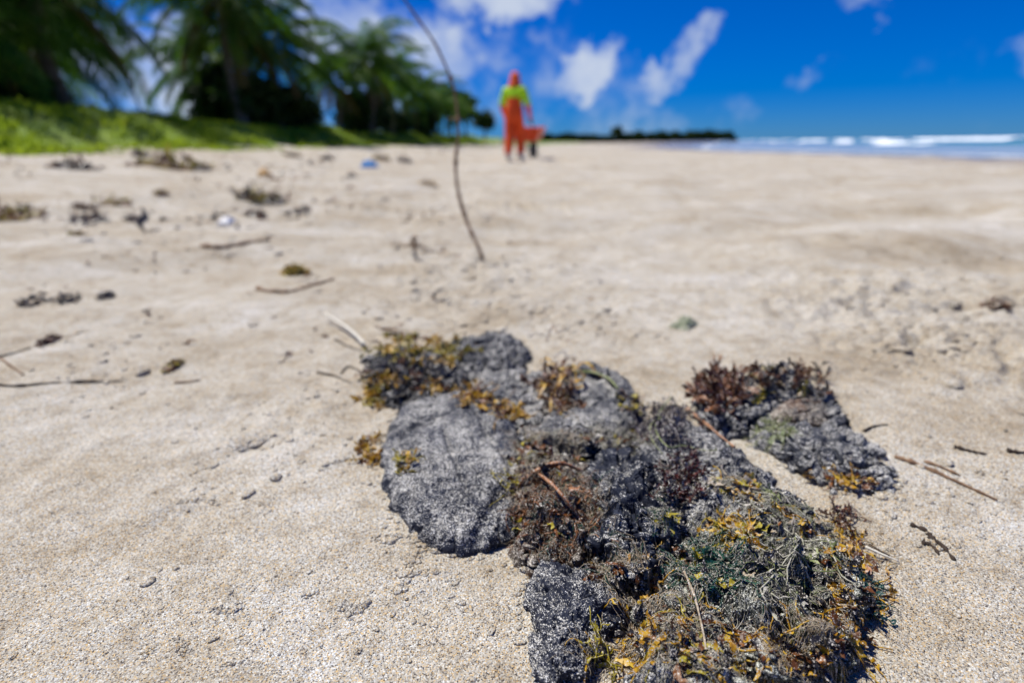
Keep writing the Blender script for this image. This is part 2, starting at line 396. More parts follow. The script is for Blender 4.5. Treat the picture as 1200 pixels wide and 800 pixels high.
W_lime = weed('lime_weed', [(.28, (.10, .13, .04)), (.5, (.22, .26, .09)), (.75, (.38, .40, .20))], .5, .2, .15)
W_hair = weed('dusty_hair_weed', [(.28, (.12, .12, .075)), (.5, (.32, .32, .23)), (.75, (.56, .54, .44))], .7, .1, .45)
W_fibre = weed('tan_fibre', [(.28, (.16, .11, .06)), (.5, (.34, .27, .18)), (.75, (.52, .45, .34))], .7, .05, .25)
W_rust = weed('rust_fibre', [(.28, (.16, .055, .02)), (.5, (.34, .14, .05)), (.75, (.50, .27, .13))], .5, .1, .2)
W_straw = weed('straw', [(.3, (.66, .62, .50)), (.6, (.80, .77, .68)), (.8, (.86, .85, .80))], .5, .2, 0)
W_green2 = weed('leaf_green', [(.3, (.10, .13, .06)), (.55, (.17, .22, .10)), (.8, (.30, .33, .20))], .6, .1, .35, 40)
def plain(name, stops, rough=.8, scale=30, bscale=120, bd=.002, spec=.3):
    m, t, b = mat(name); P = N(t, 'ShaderNodeTexCoord').outputs['Object']
    L(t, ramp(t, texnoise(t, P, scale, 4, .6), stops), b.inputs['Base Color']); b.inputs['Roughness'].default_value = rough; b.inputs['Specular IOR Level'].default_value = spec
    L(t, bump(t, texnoise(t, P, bscale, 3), bd, .5), b.inputs['Normal']); return m
M_twig = plain('dry_twig', [(.3, (.09, .05, .028)), (.6, (.24, .15, .09)), (.8, (.38, .28, .19))], .85, 60, 300)
M_twig_dark = plain('dark_twig', [(.3, (.018, .013, .010)), (.6, (.05, .035, .026)), (.8, (.10, .075, .05))], .85, 60, 300)

# ------------------------------------------------------------------ the beach: one sheet out to the horizon
def axis(lo, hi, step, a, b, g, cap):
    m = list(np.arange(lo, hi + 1e-9, step)); s = step; p = hi
    up = []
    while p < b: s = min(s * g, cap(p)); p += s; up.append(p)
    s = step; p = lo; dn = []
    while p > a: s = min(s * g, cap(-p)); p -= s; dn.append(p)
    return np.array(dn[::-1] + m + up)
cap = lambda p: .35 if p < 12 else (1.2 if p < 40 else 1e9)
AX = axis(-.62, .80, .004, -4000, 4000, 1.045, cap)
AY = axis(.22, 1.30, .004, -60, 6000, 1.045, cap)
gx, gy = np.meshgrid(AX, AY)
gz = terrain(gx.ravel(), gy.ravel()).reshape(gx.shape)
nx, ny = len(AX), len(AY)
idx = np.arange(nx * ny).reshape(ny, nx)
quads = np.stack([idx[:-1, :-1], idx[:-1, 1:], idx[1:, 1:], idx[1:, :-1]], -1).reshape(-1, 4)
cx = gx[:-1, :-1].ravel(); cy = gy[:-1, :-1].ravel()
dd = bank_x(cy) - cx + .5 * fbm2(cx * .35, cy * .35, 3, 5)
midx = ((dd > .35) & (cy > -20)).astype(np.int32)
beach = mobj('sand_beach', np.stack([gx, gy, gz], -1).reshape(-1, 3), quads, [m_sand, m_turf], None, True, midx)
tag(beach, 'pale beige sandy beach running to the far headland', 'beach', kind='structure')

# ------------------------------------------------------------------ sea with breakers
m_sea, t, b = mat('sea_water'); P_ = geo_pos(t); sp = N(t, 'ShaderNodeSeparateXYZ'); L(t, P_, sp.inputs[0])
foamn = texnoise(t, P_, .9, 6, .7)
fa = N(t, 'ShaderNodeAttribute'); fa.attribute_name = 'foam'
fm = math_(t, 'ADD', fa.outputs['Fac'], math_(t, 'MULTIPLY', math_(t, 'SUBTRACT', foamn, .5), 1.1))
fmask = N(t, 'ShaderNodeMapRange'); fmask.inputs['From Min'].default_value = .45; fmask.inputs['From Max'].default_value = .62; L(t, fm, fmask.inputs['Value'])
deep = N(t, 'ShaderNodeAttribute'); deep.attribute_name = 'depth'
wc = ramp(t, deep.outputs['Fac'], [(0, (.42, .45, .46)), (.2, (.34, .42, .48)), (.36, (.05, .24, .27)), (1, (.005, .12, .15))])  # pale inshore stops: shallows, with the reflective wet sheen put into the colour
L(t, mixcol(t, fmask.outputs[0], wc, (.85, .88, .90)), b.inputs['Base Color'])
rg = N(t, 'ShaderNodeMapRange'); rg.inputs['To Min'].default_value = .12; rg.inputs['To Max'].default_value = .8; L(t, fmask.outputs[0], rg.inputs['Value']); L(t, rg.outputs[0], b.inputs['Roughness'])
L(t, bump(t, texnoise(t, P_, 1.6, 6, .65), .25, .6), b.inputs['Normal'])
SEA_Z = -.36
sxs = np.concatenate([np.arange(0, 60, .45), 60 + np.cumsum(.45 * 1.05 ** np.arange(1, 125))]); sxs = sxs[sxs < 6000]   # metres beyond the shore line
sys_ = np.concatenate([np.arange(-60, 8, 4.0), np.arange(8, 120, .8), 120 + np.cumsum(.8 * 1.06 ** np.arange(1, 110))]); sys_ = sys_[sys_ < 8000]
GX, GY = np.meshgrid(sxs, sys_)
off = GX - 2.0
wx = shore_x(GY) + off
foam = np.zeros_like(wx); hh = .03 * fbm2(wx * .5, GY * .25, 4, 88) * sstep(0, 12, GX)
for (d0, amp, wdt, sd_) in [(27, .28, 1.6, 2), (42, .5, 2.2, 3), (64, .6, 3.0, 4), (100, .6, 4.0, 5)]:
    line = d0 + 3.0 * fbm2(GY * .03, GY * 0 + sd_, 3, 90 + sd_)
    q = (GX - line) / wdt
    brk = sstep(-.25, .35, fbm2(GY * .045 + sd_ * 7, GY * 0 + 3 * sd_, 3, 120 + sd_) - .08)
    cr = np.where(q > 0, np.exp(-(q / 1.6) ** 2), np.exp(-(q / .7) ** 2))
    hh = hh + amp * cr * (.55 + .45 * brk) * (1 + .15 * fbm2(wx * .8, GY * .5, 3, 140))
    foam = np.maximum(foam, brk * np.where(q > 0, np.exp(-(q / .45) ** 2), np.exp(np.minimum(q, 0) / 2.4)) * 1.05)
foam = np.maximum(foam, .55 * np.exp(-((GX - 2.2) / 1.0) ** 2)) 
wz = SEA_Z + hh * sstep(1, 6, GX)
ns, nsy = len(sxs), len(sys_); idx = np.arange(ns * nsy).reshape(nsy, ns)
q4 = np.stack([idx[:-1, :-1], idx[:-1, 1:], idx[1:, 1:], idx[1:, :-1]], -1).reshape(-1, 4)
sea = mobj('sea', np.stack([wx, GY, wz], -1).reshape(-1, 3), q4, m_sea)
for nm, arr in (('foam', foam), ('depth', np.clip(GX / 90, 0, 1))):
    at = sea.data.attributes.new(nm, 'FLOAT', 'POINT'); at.data.foreach_set('value', arr.ravel().astype(np.float32))
tag(sea, 'blue green sea with white breakers rolling in', 'sea', kind='structure')

# ------------------------------------------------------------------ lumps of the heap
OUTL = []
LOW = []                                     # coarse copies for resting things on the heap
def catmull(P, n):
    P = np.asarray(P, float); m = len(P); t = np.linspace(0, m, n, endpoint=False); i = t.astype(int); f = (t - i)[:, None]
    p0, p1, p2, p3 = P[(i - 1) % m], P[i % m], P[(i + 1) % m], P[(i + 2) % m]
    return .5 * (2 * p1 + (p2 - p0) * f + (2 * p0 - 5 * p1 + 4 * p2 - p3) * f ** 2 + (3 * p1 - p0 - 3 * p2 + p3) * f ** 3)
def grain_nodes():
    g = bpy.data.node_groups.new('sand_grain_scatter', 'GeometryNodeTree')
    g.interface.new_socket('Geometry', in_out='INPUT', socket_type='NodeSocketGeometry')
    g.interface.new_socket('Density', in_out='INPUT', socket_type='NodeSocketFloat')
    g.interface.new_socket('Cover', in_out='INPUT', socket_type='NodeSocketFloat')
    g.interface.new_socket('Size', in_out='INPUT', socket_type='NodeSocketFloat')
    g.interface.new_socket('Geometry', in_out='OUTPUT', socket_type='NodeSocketGeometry')
    i = g.nodes.new('NodeGroupInput'); o = g.nodes.new('NodeGroupOutput')
    d = g.nodes.new('GeometryNodeDistributePointsOnFaces'); d.distribute_method = 'RANDOM'
    nz = g.nodes.new('ShaderNodeTexNoise'); nz.inputs['Scale'].default_value = 42; nz.inputs['Detail'].default_value = 4
    pos = g.nodes.new('GeometryNodeInputPosition'); g.links.new(pos.outputs[0], nz.inputs['Vector'])
    nor = g.nodes.new('GeometryNodeInputNormal'); sz = g.nodes.new('ShaderNodeSeparateXYZ'); g.links.new(nor.outputs[0], sz.inputs[0])
    up = g.nodes.new('ShaderNodeMapRange'); up.inputs['From Min'].default_value = -.2; up.inputs['From Max'].default_value = .75; g.links.new(sz.outputs['Z'], up.inputs['Value'])
    mr = g.nodes.new('ShaderNodeMapRange'); mr.inputs['From Max'].default_value = .75
    g.links.new(nz.outputs[0], mr.inputs['Value']); g.links.new(i.outputs['Cover'], mr.inputs['From Min'])
    m1 = g.nodes.new('ShaderNodeMath'); m1.operation = 'MULTIPLY'; g.links.new(mr.outputs[0], m1.inputs[0]); g.links.new(up.outputs[0], m1.inputs[1])
    m2 = g.nodes.new('ShaderNodeMath'); m2.operation = 'MULTIPLY'; g.links.new(m1.outputs[0], m2.inputs[0]); g.links.new(i.outputs['Density'], m2.inputs[1])
    g.links.new(i.outputs['Geometry'], d.inputs['Mesh']); g.links.new(m2.outputs[0], d.inputs['Density'])
    ip = g.nodes.new('GeometryNodeInstanceOnPoints'); oi = g.nodes.new('GeometryNodeMeshIcoSphere'); oi.inputs['Radius'].default_value = .5; oi.inputs['Subdivisions'].default_value = 1
    sm = g.nodes.new('GeometryNodeSetMaterial'); sm.inputs['Material'].default_value = m_grain; g.links.new(oi.outputs['Mesh'], sm.inputs[0])
    g.links.new(d.outputs['Points'], ip.inputs['Points']); g.links.new(sm.outputs[0], ip.inputs['Instance'])
    rv = g.nodes.new('FunctionNodeRandomValue'); rv.data_type = 'FLOAT'; rv.inputs[2].default_value = .45; rv.inputs[3].default_value = 1.25
    m3 = g.nodes.new('ShaderNodeMath'); m3.operation = 'MULTIPLY'; g.links.new(rv.outputs[1], m3.inputs[0]); g.links.new(i.outputs['Size'], m3.inputs[1])
    g.links.new(m3.outputs[0], ip.inputs['Scale'])
    rr_ = g.nodes.new('FunctionNodeRandomValue'); rr_.data_type = 'FLOAT_VECTOR'; rr_.inputs[1].default_value = (6.28, 6.28, 6.28)
    g.links.new(rr_.outputs[0], ip.inputs['Rotation']); g.links.new(ip.outputs[0], o.inputs[0])
    return g
m_grain, t, b = mat('loose_sand_grain')
oi = N(t, 'ShaderNodeObjectInfo')
L(t, ramp(t, oi.outputs['Random'], [(0, (.10, .09, .085)), (.2, (.30, .28, .26)), (.5, (.48, .45, .41)), (.68, (.56, .43, .28)), (.75, (.56, .53, .50)), (1, (.86, .85, .84))]), b.inputs['Base Color'])
b.inputs['Roughness'].default_value = .45
GRAINS = grain_nodes()
def scatter_grains(src_mesh, parent, density, cover, size, name='sand_grains'):
    o = bpy.data.objects.new(name, src_mesh); link(o, parent)
    md = o.modifiers.new('scatter', 'NODES'); md.node_group = GRAINS
    ids = {s.name: s.identifier for s in GRAINS.interface.items_tree if s.in_out == 'INPUT'}
    md[ids['Density']] = float(density); md[ids['Cover']] = float(cover); md[ids['Size']] = float(size)
    tag(o, kind='stuff'); return o

def lump(name, px, zp, H, label, material, seed, fold=.010, clod=.004, n_ang=320, n_rad=120, prof=2.6, tilt=(0, 0), z0=0, grooves=(), fold_s=22, grains=(900000, .42, .0011), cat='clump', lift=0.0, group=None, rag=1.0):
    """one crusted lump: outline given in photograph pixels, laid at height zp, bulging to H"""
    O = catmull([flat_point(a, c, zp)[:2] for (a, c) in px], n_ang)
    c = O.mean(0); N0 = O - c
    th = np.linspace(0, 2 * math.pi, n_ang, endpoint=False)
    rad = np.hypot(*N0.T)
    jit = 1 + rag * (.05 * noise3(np.cos(th) * 4, np.sin(th) * 4, seed, 3) + .05 * noise3(np.cos(th) * 11, np.sin(th) * 11, seed, 4) + .025 * noise3(np.cos(th) * 30, np.sin(th) * 30, seed, 8))
    N0 = N0 * jit[:, None]
    u = np.linspace(0, 1, n_rad) ** .8; u[0] = .002
    u2 = np.concatenate([u, np.full(10, 1.0) + .0])          # the last rings go down and tuck under
    XY = c + N0[None] * u2[:, None, None]
    prf = (1 - np.clip(u2, 0, 1) ** prof) ** .55
    X, Y = XY[..., 0], XY[..., 1]
    tz = terrain(X.ravel(), Y.ravel(), False).reshape(X.shape)
    Z = prf[:, None] * (H + tilt[0] * (X - c[0]) + tilt[1] * (Y - c[1]))
    k = 10
    for j in range(k):
        f = (j + 1) / k
        Z[n_rad + j] = -.022 * f; X[n_rad + j] = c[0] + N0[:, 0] * (1 - .10 * f); Y[n_rad + j] = c[1] + N0[:, 1] * (1 - .10 * f)
    Z = Z + z0 + tz * 0
    # normals by finite differences
    P = np.stack([X, Y, Z], -1)
    du = np.gradient(P, axis=0); dv = (np.roll(P, -1, 1) - np.roll(P, 1, 1)); nn = np.cross(du, dv); nn /= np.linalg.norm(nn, axis=-1)[..., None] + 1e-12
    if nn[:n_rad // 2, :, 2].mean() < 0: nn = -nn
    x, y, z = X + seed * 1.7, Y, Z
    warp = .02 * noise3(x * 18, y * 18, z * 18, seed)
    f1 = 1 - np.abs(noise3((x + warp) * fold_s, (y - warp) * fold_s, z * fold_s, seed + 1)) * 2
    f2 = 1 - np.abs(noise3((x + warp) * fold_s * 2.3, (y + warp) * fold_s * 2.3, z * fold_s * 2, seed + 2)) * 2
    n3_ = noise3(x * 85, y * 85, z * 85, seed + 3); n4_ = noise3(x * 190, y * 190, z * 190, seed + 4); n5_ = noise3(x * 480, y * 480, z * 480, seed + 5); n6_ = noise3(x * 950, y * 950, z * 950, seed + 6)
    d = fold * (f1 - .3) * .7 + fold * .45 * f2 + clod * n3_ + clod * .55 * n4_ + .0011 * n5_ + .0007 * n6_
    d = d - fold * 1.3 * np.clip(noise3(x * 30, y * 30, z * 30, seed + 9) - .35, 0, 1)
    ck = np.abs(noise3((x + warp * 1.5) * fold_s * 1.25 + 7, (y - warp) * fold_s * 1.25, z * fold_s, seed + 11)); ck2 = np.abs(noise3((x - warp) * 62, (y + warp) * 62, z * 62, seed + 12))
    d = d - rag * (fold * 1.1 * np.exp(-(ck / .07) ** 2) + clod * 1.0 * np.exp(-(ck2 / .10) ** 2))
    wgt = np.ones(len(u2)); wgt[n_rad:] = np.linspace(1, .3, k)
    d = d * wgt[:, None]
    for (pl, wd, dp) in grooves:
        g = np.array([flat_point(a, b_, zp + H * .7)[:2] for (a, b_) in pl]); best = np.full(X.shape, 9.0)
        for a, b_ in zip(g[:-1], g[1:]):
            ab = b_ - a; tt = np.clip(((X - a[0]) * ab[0] + (Y - a[1]) * ab[1]) / (ab @ ab), 0, 1)
            best = np.minimum(best, np.hypot(X - a[0] - tt * ab[0], Y - a[1] - tt * ab[1]))
        d = d - dp * np.exp(-(best / wd) ** 2) * (1 + .5 * n3_)
    P = P + nn * d[..., None]
    P[0] = P[1].mean(0)
    base = T1(*c) - .004; OUTL.append(O)
    nr = P.shape[0]
    idx = np.arange(nr * n_ang).reshape(nr, n_ang)
    q = np.stack([idx[:-1], np.roll(idx[:-1], -1, 1), np.roll(idx[1:], -1, 1), idx[1:]], -1).reshape(-1, 4)
    P = P + np.array((0, 0, base + lift))
    org = np.array((c[0], c[1], base + lift))
    V = (P - org).reshape(-1, 3)
    root = empty(name, org); tag(root, label, cat, group)
    body = mobj('crust', V, q[:, ::-1].copy(), material, root)
    if grains:
        me = meshdata('grain_bed', V[: n_rad * n_ang], q[: (n_rad - 1) * n_ang, ::-1].copy(), m_grain)
        scatter_grains(me, root, *grains)
    s1, s2 = 4, 5
    Pl = P[::s2][:, ::s1]; il = np.arange(Pl.shape[0] * Pl.shape[1]).reshape(Pl.shape[:2])
    ql = np.stack([il[:-1], np.roll(il[:-1], -1, 1), np.roll(il[1:], -1, 1), il[1:]], -1).reshape(-1, 4)
    LOW.append((Pl.reshape(-1, 3), ql)); return root

lump('crusted_slab', [(446, 530), (458, 488), (498, 464), (550, 459), (592, 480), (612, 520), (619, 560), (616, 600), (600, 625), (570, 637), (530, 637), (495, 626), (466, 604), (449, 570)], .008, 0.030,
     'flat rounded grey-black slab, crusted with sand and creased, on bare sand', M_crust, 11, .005, .0024, rag=.3, prof=5, fold_s=16, grains=(211750, 0.46, 0.00094),
     grooves=[([(556, 612), (575, 590), (588, 570)], .007, .0045), ([(462, 512), (480, 498), (500, 492)], .007, .007), ([(520, 500), (540, 545), (548, 570)], .005, .006), ([(560, 480), (600, 540)], .006, .006)])
lump('crusted_lump', [(528, 402), (548, 392), (590, 390), (616, 400), (620, 420), (600, 437), (565, 440), (542, 428)], .015, 0.034,
     'rounded black ridge-like lump behind the pale sandy plate', M_crust_deep, 12, .008, .004, prof=3, grains=(127050, 0.44, 0.00102), n_ang=240, n_rad=90)
lump('crusted_lump', [(428, 422), (448, 408), (500, 404), (540, 412), (550, 436), (536, 462), (500, 470), (462, 470), (438, 452)], .012, 0.028,
     'low black lump buried under golden seaweed at the far corner of the heap', M_crust_black, 13, .010, .005, prof=2.6, grains=(74112, 0.54, 0.00102), n_ang=240, n_rad=90)
lump('sandy_plate', [(545, 432), (600, 428), (645, 436), (655, 470), (635, 498), (595, 495), (560, 474)], .008, 0.018,
     'pale sand-covered plate between the black ridge and the flat slab', M_crust_pale, 14, .006, .004, prof=3, grains=(190575, 0.40, 0.00102), n_ang=240, n_rad=90)
lump('crusted_plate', [(640, 432), (675, 424), (715, 432), (742, 458), (748, 485), (738, 522), (690, 538), (650, 514), (638, 472)], .012, 0.025,
     'grey crusted plate with a dark rolled rim behind it', M_crust_pale, 15, .006, .003, prof=4, grains=(190575, 0.46, 0.00094), n_ang=240, n_rad=90)
lump('rolled_rim', [(652, 424), (682, 416), (716, 424), (742, 446), (751, 474), (738, 476), (722, 452), (700, 440), (672, 434)], .02, 0.030,
     'curved dark rim standing up along the far edge of the grey plate', M_crust, 16, .005, .003, prof=2.2, grains=(127050, 0.51, 0.00094), n_ang=240, n_rad=70)
lump('crusted_lobe', [(613, 496), (640, 482), (680, 486), (702, 508), (692, 520), (655, 514), (625, 514)], .03, 0.018,
     'small purplish grey lobe below the upright golden weed', M_crust, 17, .005, .003, prof=2.4, z0=.02, grains=(190575, 0.42, 0.00094), n_ang=240, n_rad=70)
lump('fibrous_lump', [(604, 545), (640, 522), (685, 532), (705, 570), (705, 620), (680, 648), (635, 650), (610, 615)], .02, 0.037,
     'brown fibrous lump under the tangled roots beside the flat slab', M_crust_rust, 18, .015, .007, prof=2.4, grains=(105875, 0.51, 0.00094))
lump('crusted_lump', [(682, 535), (720, 520), (770, 535), (800, 575), (795, 630), (765, 665), (722, 658), (692, 620), (680, 575)], .03, 0.054,
     'tall blue-black lump speckled with sand at the middle of the heap', M_crust_deep, 19, .014, .006, prof=2.4, grains=(190575, 0.50, 0.00085))
lump('crusted_ridge', [(748, 492), (790, 482), (850, 512), (910, 555), (955, 590), (990, 632), (960, 660), (880, 650), (800, 610), (750, 545)], .025, 0.045,
     'long blue-black ridge along the far side of the heap', M_crust_deep, 20, .008, .004, prof=2.6, grains=(190575, 0.50, 0.00085))
lump('matted_mound', [(775, 640), (850, 600), (920, 605), (985, 635), (1012, 675), (1008, 730), (970, 772), (900, 798), (830, 785), (770, 750), (755, 690)], .025, .052,
     'largest mound of the heap, matted with sandy green hair weed', M_crust_moss, 21, .014, .006, prof=2.4, grains=(169400, 0.50, 0.00085), n_ang=380, n_rad=150)
lump('crusted_lump', [(614, 668), (650, 648), (700, 655), (738, 682), (752, 715), (715, 740), (695, 780), (655, 800), (622, 788), (610, 725)], .012, .029,
     'grey sand-speckled lump with a square side on open sand below the roots', M_crust, 22, .006, .004, prof=2.4, rag=.6, grains=(275275, 0.40, 0.00076), n_ang=380, n_rad=140)
lump('crusted_lump', [(760, 715), (820, 700), (870, 740), (880, 800), (850, 850), (780, 860), (740, 820), (742, 760)], .02, 0.039,
     'sandy grey lump under amber straps in front of the matted mound', M_crust_pale, 23, .008, .004, prof=2.8, grains=(211750, 0.46, 0.00076), n_ang=340, n_rad=120)
lump('crusted_lump', [(818, 462), (850, 445), (900, 436), (950, 442), (983, 468), (980, 492), (940, 500), (890, 496), (840, 496)], .015, 0.033,
     'black lump under leafy brown weed in the smaller separate clump', M_crust, 24, .012, .007, prof=2.4, grains=(84700, 0.52, 0.00102), n_ang=260, n_rad=90)
lump('crusted_lump', [(878, 500), (930, 490), (985, 496), (1030, 526), (1052, 552), (1032, 570), (980, 563), (915, 532)], .010, 0.030,
     'grey-black lump at the open-sand end of the smaller separate clump', M_crust_pale, 25, .009, .005, prof=2.6, grains=(169400, 0.46, 0.00102), n_ang=260, n_rad=90)
lump('crusted_lobe', [(905, 476), (935, 460), (964, 465), (968, 486), (935, 494), (910, 490)], .03, 0.016,
     'rusty pinkish lobe on top of the smaller separate clump', M_crust_rust, 26, .004, .003, prof=2.4, z0=.022, grains=(190575, 0.42, 0.00102), n_ang=200, n_rad=60)

# ------------------------------------------------------------------ resting surface (heap + near sand) for the weed
lx, ly = np.meshgrid(np.arange(-1.6, 2.2, .01), np.arange(.15, 3.2, .01))
lz = terrain(lx.ravel(), ly.ravel()).reshape(lx.shape); il = np.arange(lx.size).reshape(lx.shape)
LOW.append((np.stack([lx, ly, lz], -1).reshape(-1, 3), np.stack([il[:-1, :-1], il[:-1, 1:], il[1:, 1:], il[1:, :-1]], -1).reshape(-1, 4)))
vv_, ff_, o_ = [], [], 0
for (v_, q_) in LOW: vv_.append(v_); ff_.append(q_ + o_); o_ += len(v_)
TREE = BVHTree.FromPolygons(np.concatenate(vv_).tolist(), np.concatenate(ff_).tolist())
def hit(px, py):
    h = TREE.ray_cast(Vector((0, 0, CAM_Z)), pixdir(px, py), 6)
    return np.array(h[0]) if h[0] is not None else np.array(flat_point(px, py))
def surf(x, y):
    h = TREE.ray_cast(Vector((x, y, 1)), Vector((0, 0, -1)), 3)
    return h[0].z if h[0] is not None else T1(x, y)

# ------------------------------------------------------------------ seaweed
def unit(v): v = np.asarray(v, float); return v / (np.linalg.norm(v) + 1e-12)
def drape(p, ang, length, n=8, wander=.5, lift=(.001, .004), arch=0.0):
    """a line that lies over heap or sand, starting at p"""
    pts = []; x, y = p[0], p[1]; st = length / (n - 1); ph = rng.uniform(0, 6.28)
    for i in range(n):
        u = i / (n - 1)
        z = surf(x, y) + rng.uniform(*lift) + arch * math.sin(math.pi * u)
        pts.append((x, y, z)); ang += rng.normal(0, wander); x += st * math.cos(ang); y += st * math.sin(ang)
    pts = np.array(pts)
    if n > 3: pts[1:-1, 2] = np.maximum((pts[:-2, 2] + 2 * pts[1:-1, 2] + pts[2:, 2]) / 4, pts[1:-1, 2] - .002)
    return pts
def rise(p, ang, length, n=7, elev=1.0, droop=1.6, wander=.35):
    """a line that stands up from p and bends over"""
    pts = [np.array(p, float)]; e = elev; st = length / (n - 1)
    for i in range(n - 1):
        ang += rng.normal(0, wander); e -= droop / (n - 1) * rng.uniform(.5, 1.5)
        q = pts[-1] + st * np.array((math.cos(ang) * math.cos(e), math.sin(ang) * math.cos(e), math.sin(e)))
        q[2] = max(q[2], surf(q[0], q[1]) + .001) if abs(q[0]) < 2 and q[1] < 3 else q[2]
        pts.append(q)
    return np.array(pts)
def leaf(mb, p, d, length, w, m=0, curl=.6, n=5):
    d = unit(d); side = unit(np.cross(d, unit(rng.normal(size=3) + np.array((0, 0, 1.5))))); nn = np.cross(side, d)
    u = np.linspace(0, 1, n); c = rng.uniform(-curl, curl); wv = rng.uniform(0, 6.28)
    P = np.array(p) + np.outer(u * length, d) + np.outer(length * c * u ** 2, nn) + np.outer(.12 * length * np.sin(u * 7 + wv), side) + np.outer(.07 * length * rng.normal(size=n) * (u > 0), nn)
    prof = np.sin(np.pi * np.clip(u * .86 + .12, 0, 1)) ** .8 * (1 + .25 * np.sin(u * 19 + wv)) * np.abs(1 + .28 * rng.normal(size=n)); prof[-1] = .12; prof[0] = .25
    tw = rng.uniform(-1, 1); S_ = np.array([unit(side * math.cos(tw * a) + nn * math.sin(tw * a)) for a in u])
    mb.ribbon(P, w * prof, S_, m, cup=rng.uniform(-.5, .5))
def sarg(mb, P, bl, bw, step=1, floats=True):
    mb.tube(P, np.linspace(.0009, .0005, len(P)) * (bl / .014), 4)
    t = np.gradient(P, axis=0)
    for i in range(0, len(P), step):
        for k in range(2):
            d = unit(t[i]) * .6 + unit(rng.normal(size=3) + np.array((0, 0, .5))) * .9
            leaf(mb, P[i], d, bl * rng.uniform(.6, 1.3), bw * rng.uniform(.7, 1.3))
        if floats and rng.random() < .45: mb.blob(P[i] + rng.normal(0, .25, 3) * bl + np.array((0, 0, .15 * bl)), bl * rng.uniform(.10, .18))
def lobes(mb, P, ang, size, n=3):
    """forked flat lobes, as of a leafy brown alga"""
    e = rng.uniform(.5, 1.4); d = np.array((math.cos(ang) * math.cos(e), math.sin(ang) * math.cos(e), math.sin(e)))
    def branch(p, d, l, w, depth):
        side = unit(np.cross(d, unit(rng.normal(size=3)))); nn = np.cross(side, d); u = np.linspace(0, 1, 4)
        c = rng.uniform(-.5, .5)
        Q = np.array(p) + np.outer(u * l, d) + np.outer(l * c * u ** 2, nn)
        mb.ribbon(Q, w * np.array((.6, .8, 1.0, 1.15 if depth else .7)), side, 0, rng.uniform(-.4, .4))
        if depth:
            dd = unit(Q[-1] - Q[-2])
            for s_ in (-1, 1):
                branch(Q[-1], unit(dd + side * s_ * rng.uniform(.4, .9) + nn * rng.uniform(-.4, .4)), l * rng.uniform(.55, .85), w * .8, depth - 1)
    branch(P, unit(d), size * .5, size * .13, n - 1)
def spot(reg, edge=1.0):
    cx_, cy_, rx, ry, an = (*reg, 0)[:5]
    r = math.sqrt(rng.random()) * edge; a = rng.uniform(0, 6.28); ca, sa = math.cos(R(an)), math.sin(R(an))
    u, v = r * rx * math.cos(a), r * ry * math.sin(a)
    return cx_ + u * ca - v * sa, cy_ + u * sa + v * ca
def tuft(name, label, cat, reg, spec, group=None):
    """spec: list of (type, count, material, length, width, lift/elev)"""
    root = empty(name, hit(reg[0], reg[1])); tag(root, label, cat, group); o = np.array(root.location)
    k = max(.012, min(.034, .00006 * (reg[2] + reg[3]) * 6))
    if cat == 'seaweed' and reg[1] > 400: spec = list(spec) + [('stem', int(6 + reg[2] * reg[3] / 150), spec[0][2], k * 1.5, .00065, .004), ('stem', int(4 + reg[2] * reg[3] / 260), spec[min(1, len(spec) - 1)][2], k * 1.5, .0006, .004)]
    for (ty, cnt, m, ln, wd, lf) in spec:
        if ty in ('hair', 'fuzz'):
            mb = MB(); fine_ = m in (W_hair, W_fibre); cnt = int(cnt * 1.35) if fine_ else cnt; wd = wd * .62 if fine_ else wd * .8
            for _ in range(cnt):
                p = hit(*spot(reg)); a = rng.uniform(0, 6.28); l = ln * rng.uniform(.5, 1.5)
                if ty == 'hair': P = drape(p, a, l, 9, .55, (.0006, lf), rng.uniform(0, lf * .8))
                else: P = rise(p, a, l, 6, rng.uniform(.3, 1.4), 1.8, .6)
                mb.tube(P, wd * rng.uniform(.6, 1.3), 3, cap=False)
            tag(mb.build('filaments', m, root, loc=o), kind='stuff').location = (0, 0, 0); continue
        for _ in range(cnt):
            mb = MB(); p = hit(*spot(reg)); p[2] += .001; a = rng.uniform(0, 6.28); l = ln * rng.uniform(.65, 1.35)
            if ty == 'sarg':
                P = rise(p, a, l, 6, rng.uniform(.0, lf), 1.0, .5) if lf > .15 else drape(p, a, l, 6, .4, (.001, .004))
                sarg(mb, P, wd * 4.5, wd); nm = 'frond'
            elif ty == 'lobe': lobes(mb, p, a, l, 3); nm = 'lobe'
            elif ty == 'strap':
                P = drape(p, a, l, 10, .28, (.001, .004), lf)
                s_ = np.array([unit(np.cross(unit(t_), (rng.normal(0, .25), rng.normal(0, .25), 1))) for t_ in np.gradient(P, axis=0)])
                mb.ribbon(P, wd * (.5 + .5 * np.sin(np.linspace(.25, 2.9, 10))) * (1 + .2 * rng.normal(size=10)), s_, 0, rng.uniform(-.7, .5)); nm = 'blade'
            elif ty == 'stem':
                P = drape(p, a, l, 9, .45, (.0005, lf), rng.uniform(0, lf)); mb.tube(P, wd * np.linspace(1.3, .7, 9), 4); nm = 'stem'
                for j_ in (2, 4, 6):
                    if rng.random() < .7: leaf(mb, P[j_], rng.normal(size=3) + np.array((0, 0, .4)), .006 * rng.uniform(.6, 1.5), .0014, 0, .5, 4)
            elif ty == 'leaf':
                d = np.array((math.cos(a), math.sin(a), rng.uniform(0, lf))); leaf(mb, p, d, l, wd, 0, .5, 7); nm = 'blade'
            ob = mb.build(nm, m, root, loc=o); ob.location = (0, 0, 0)
    return root
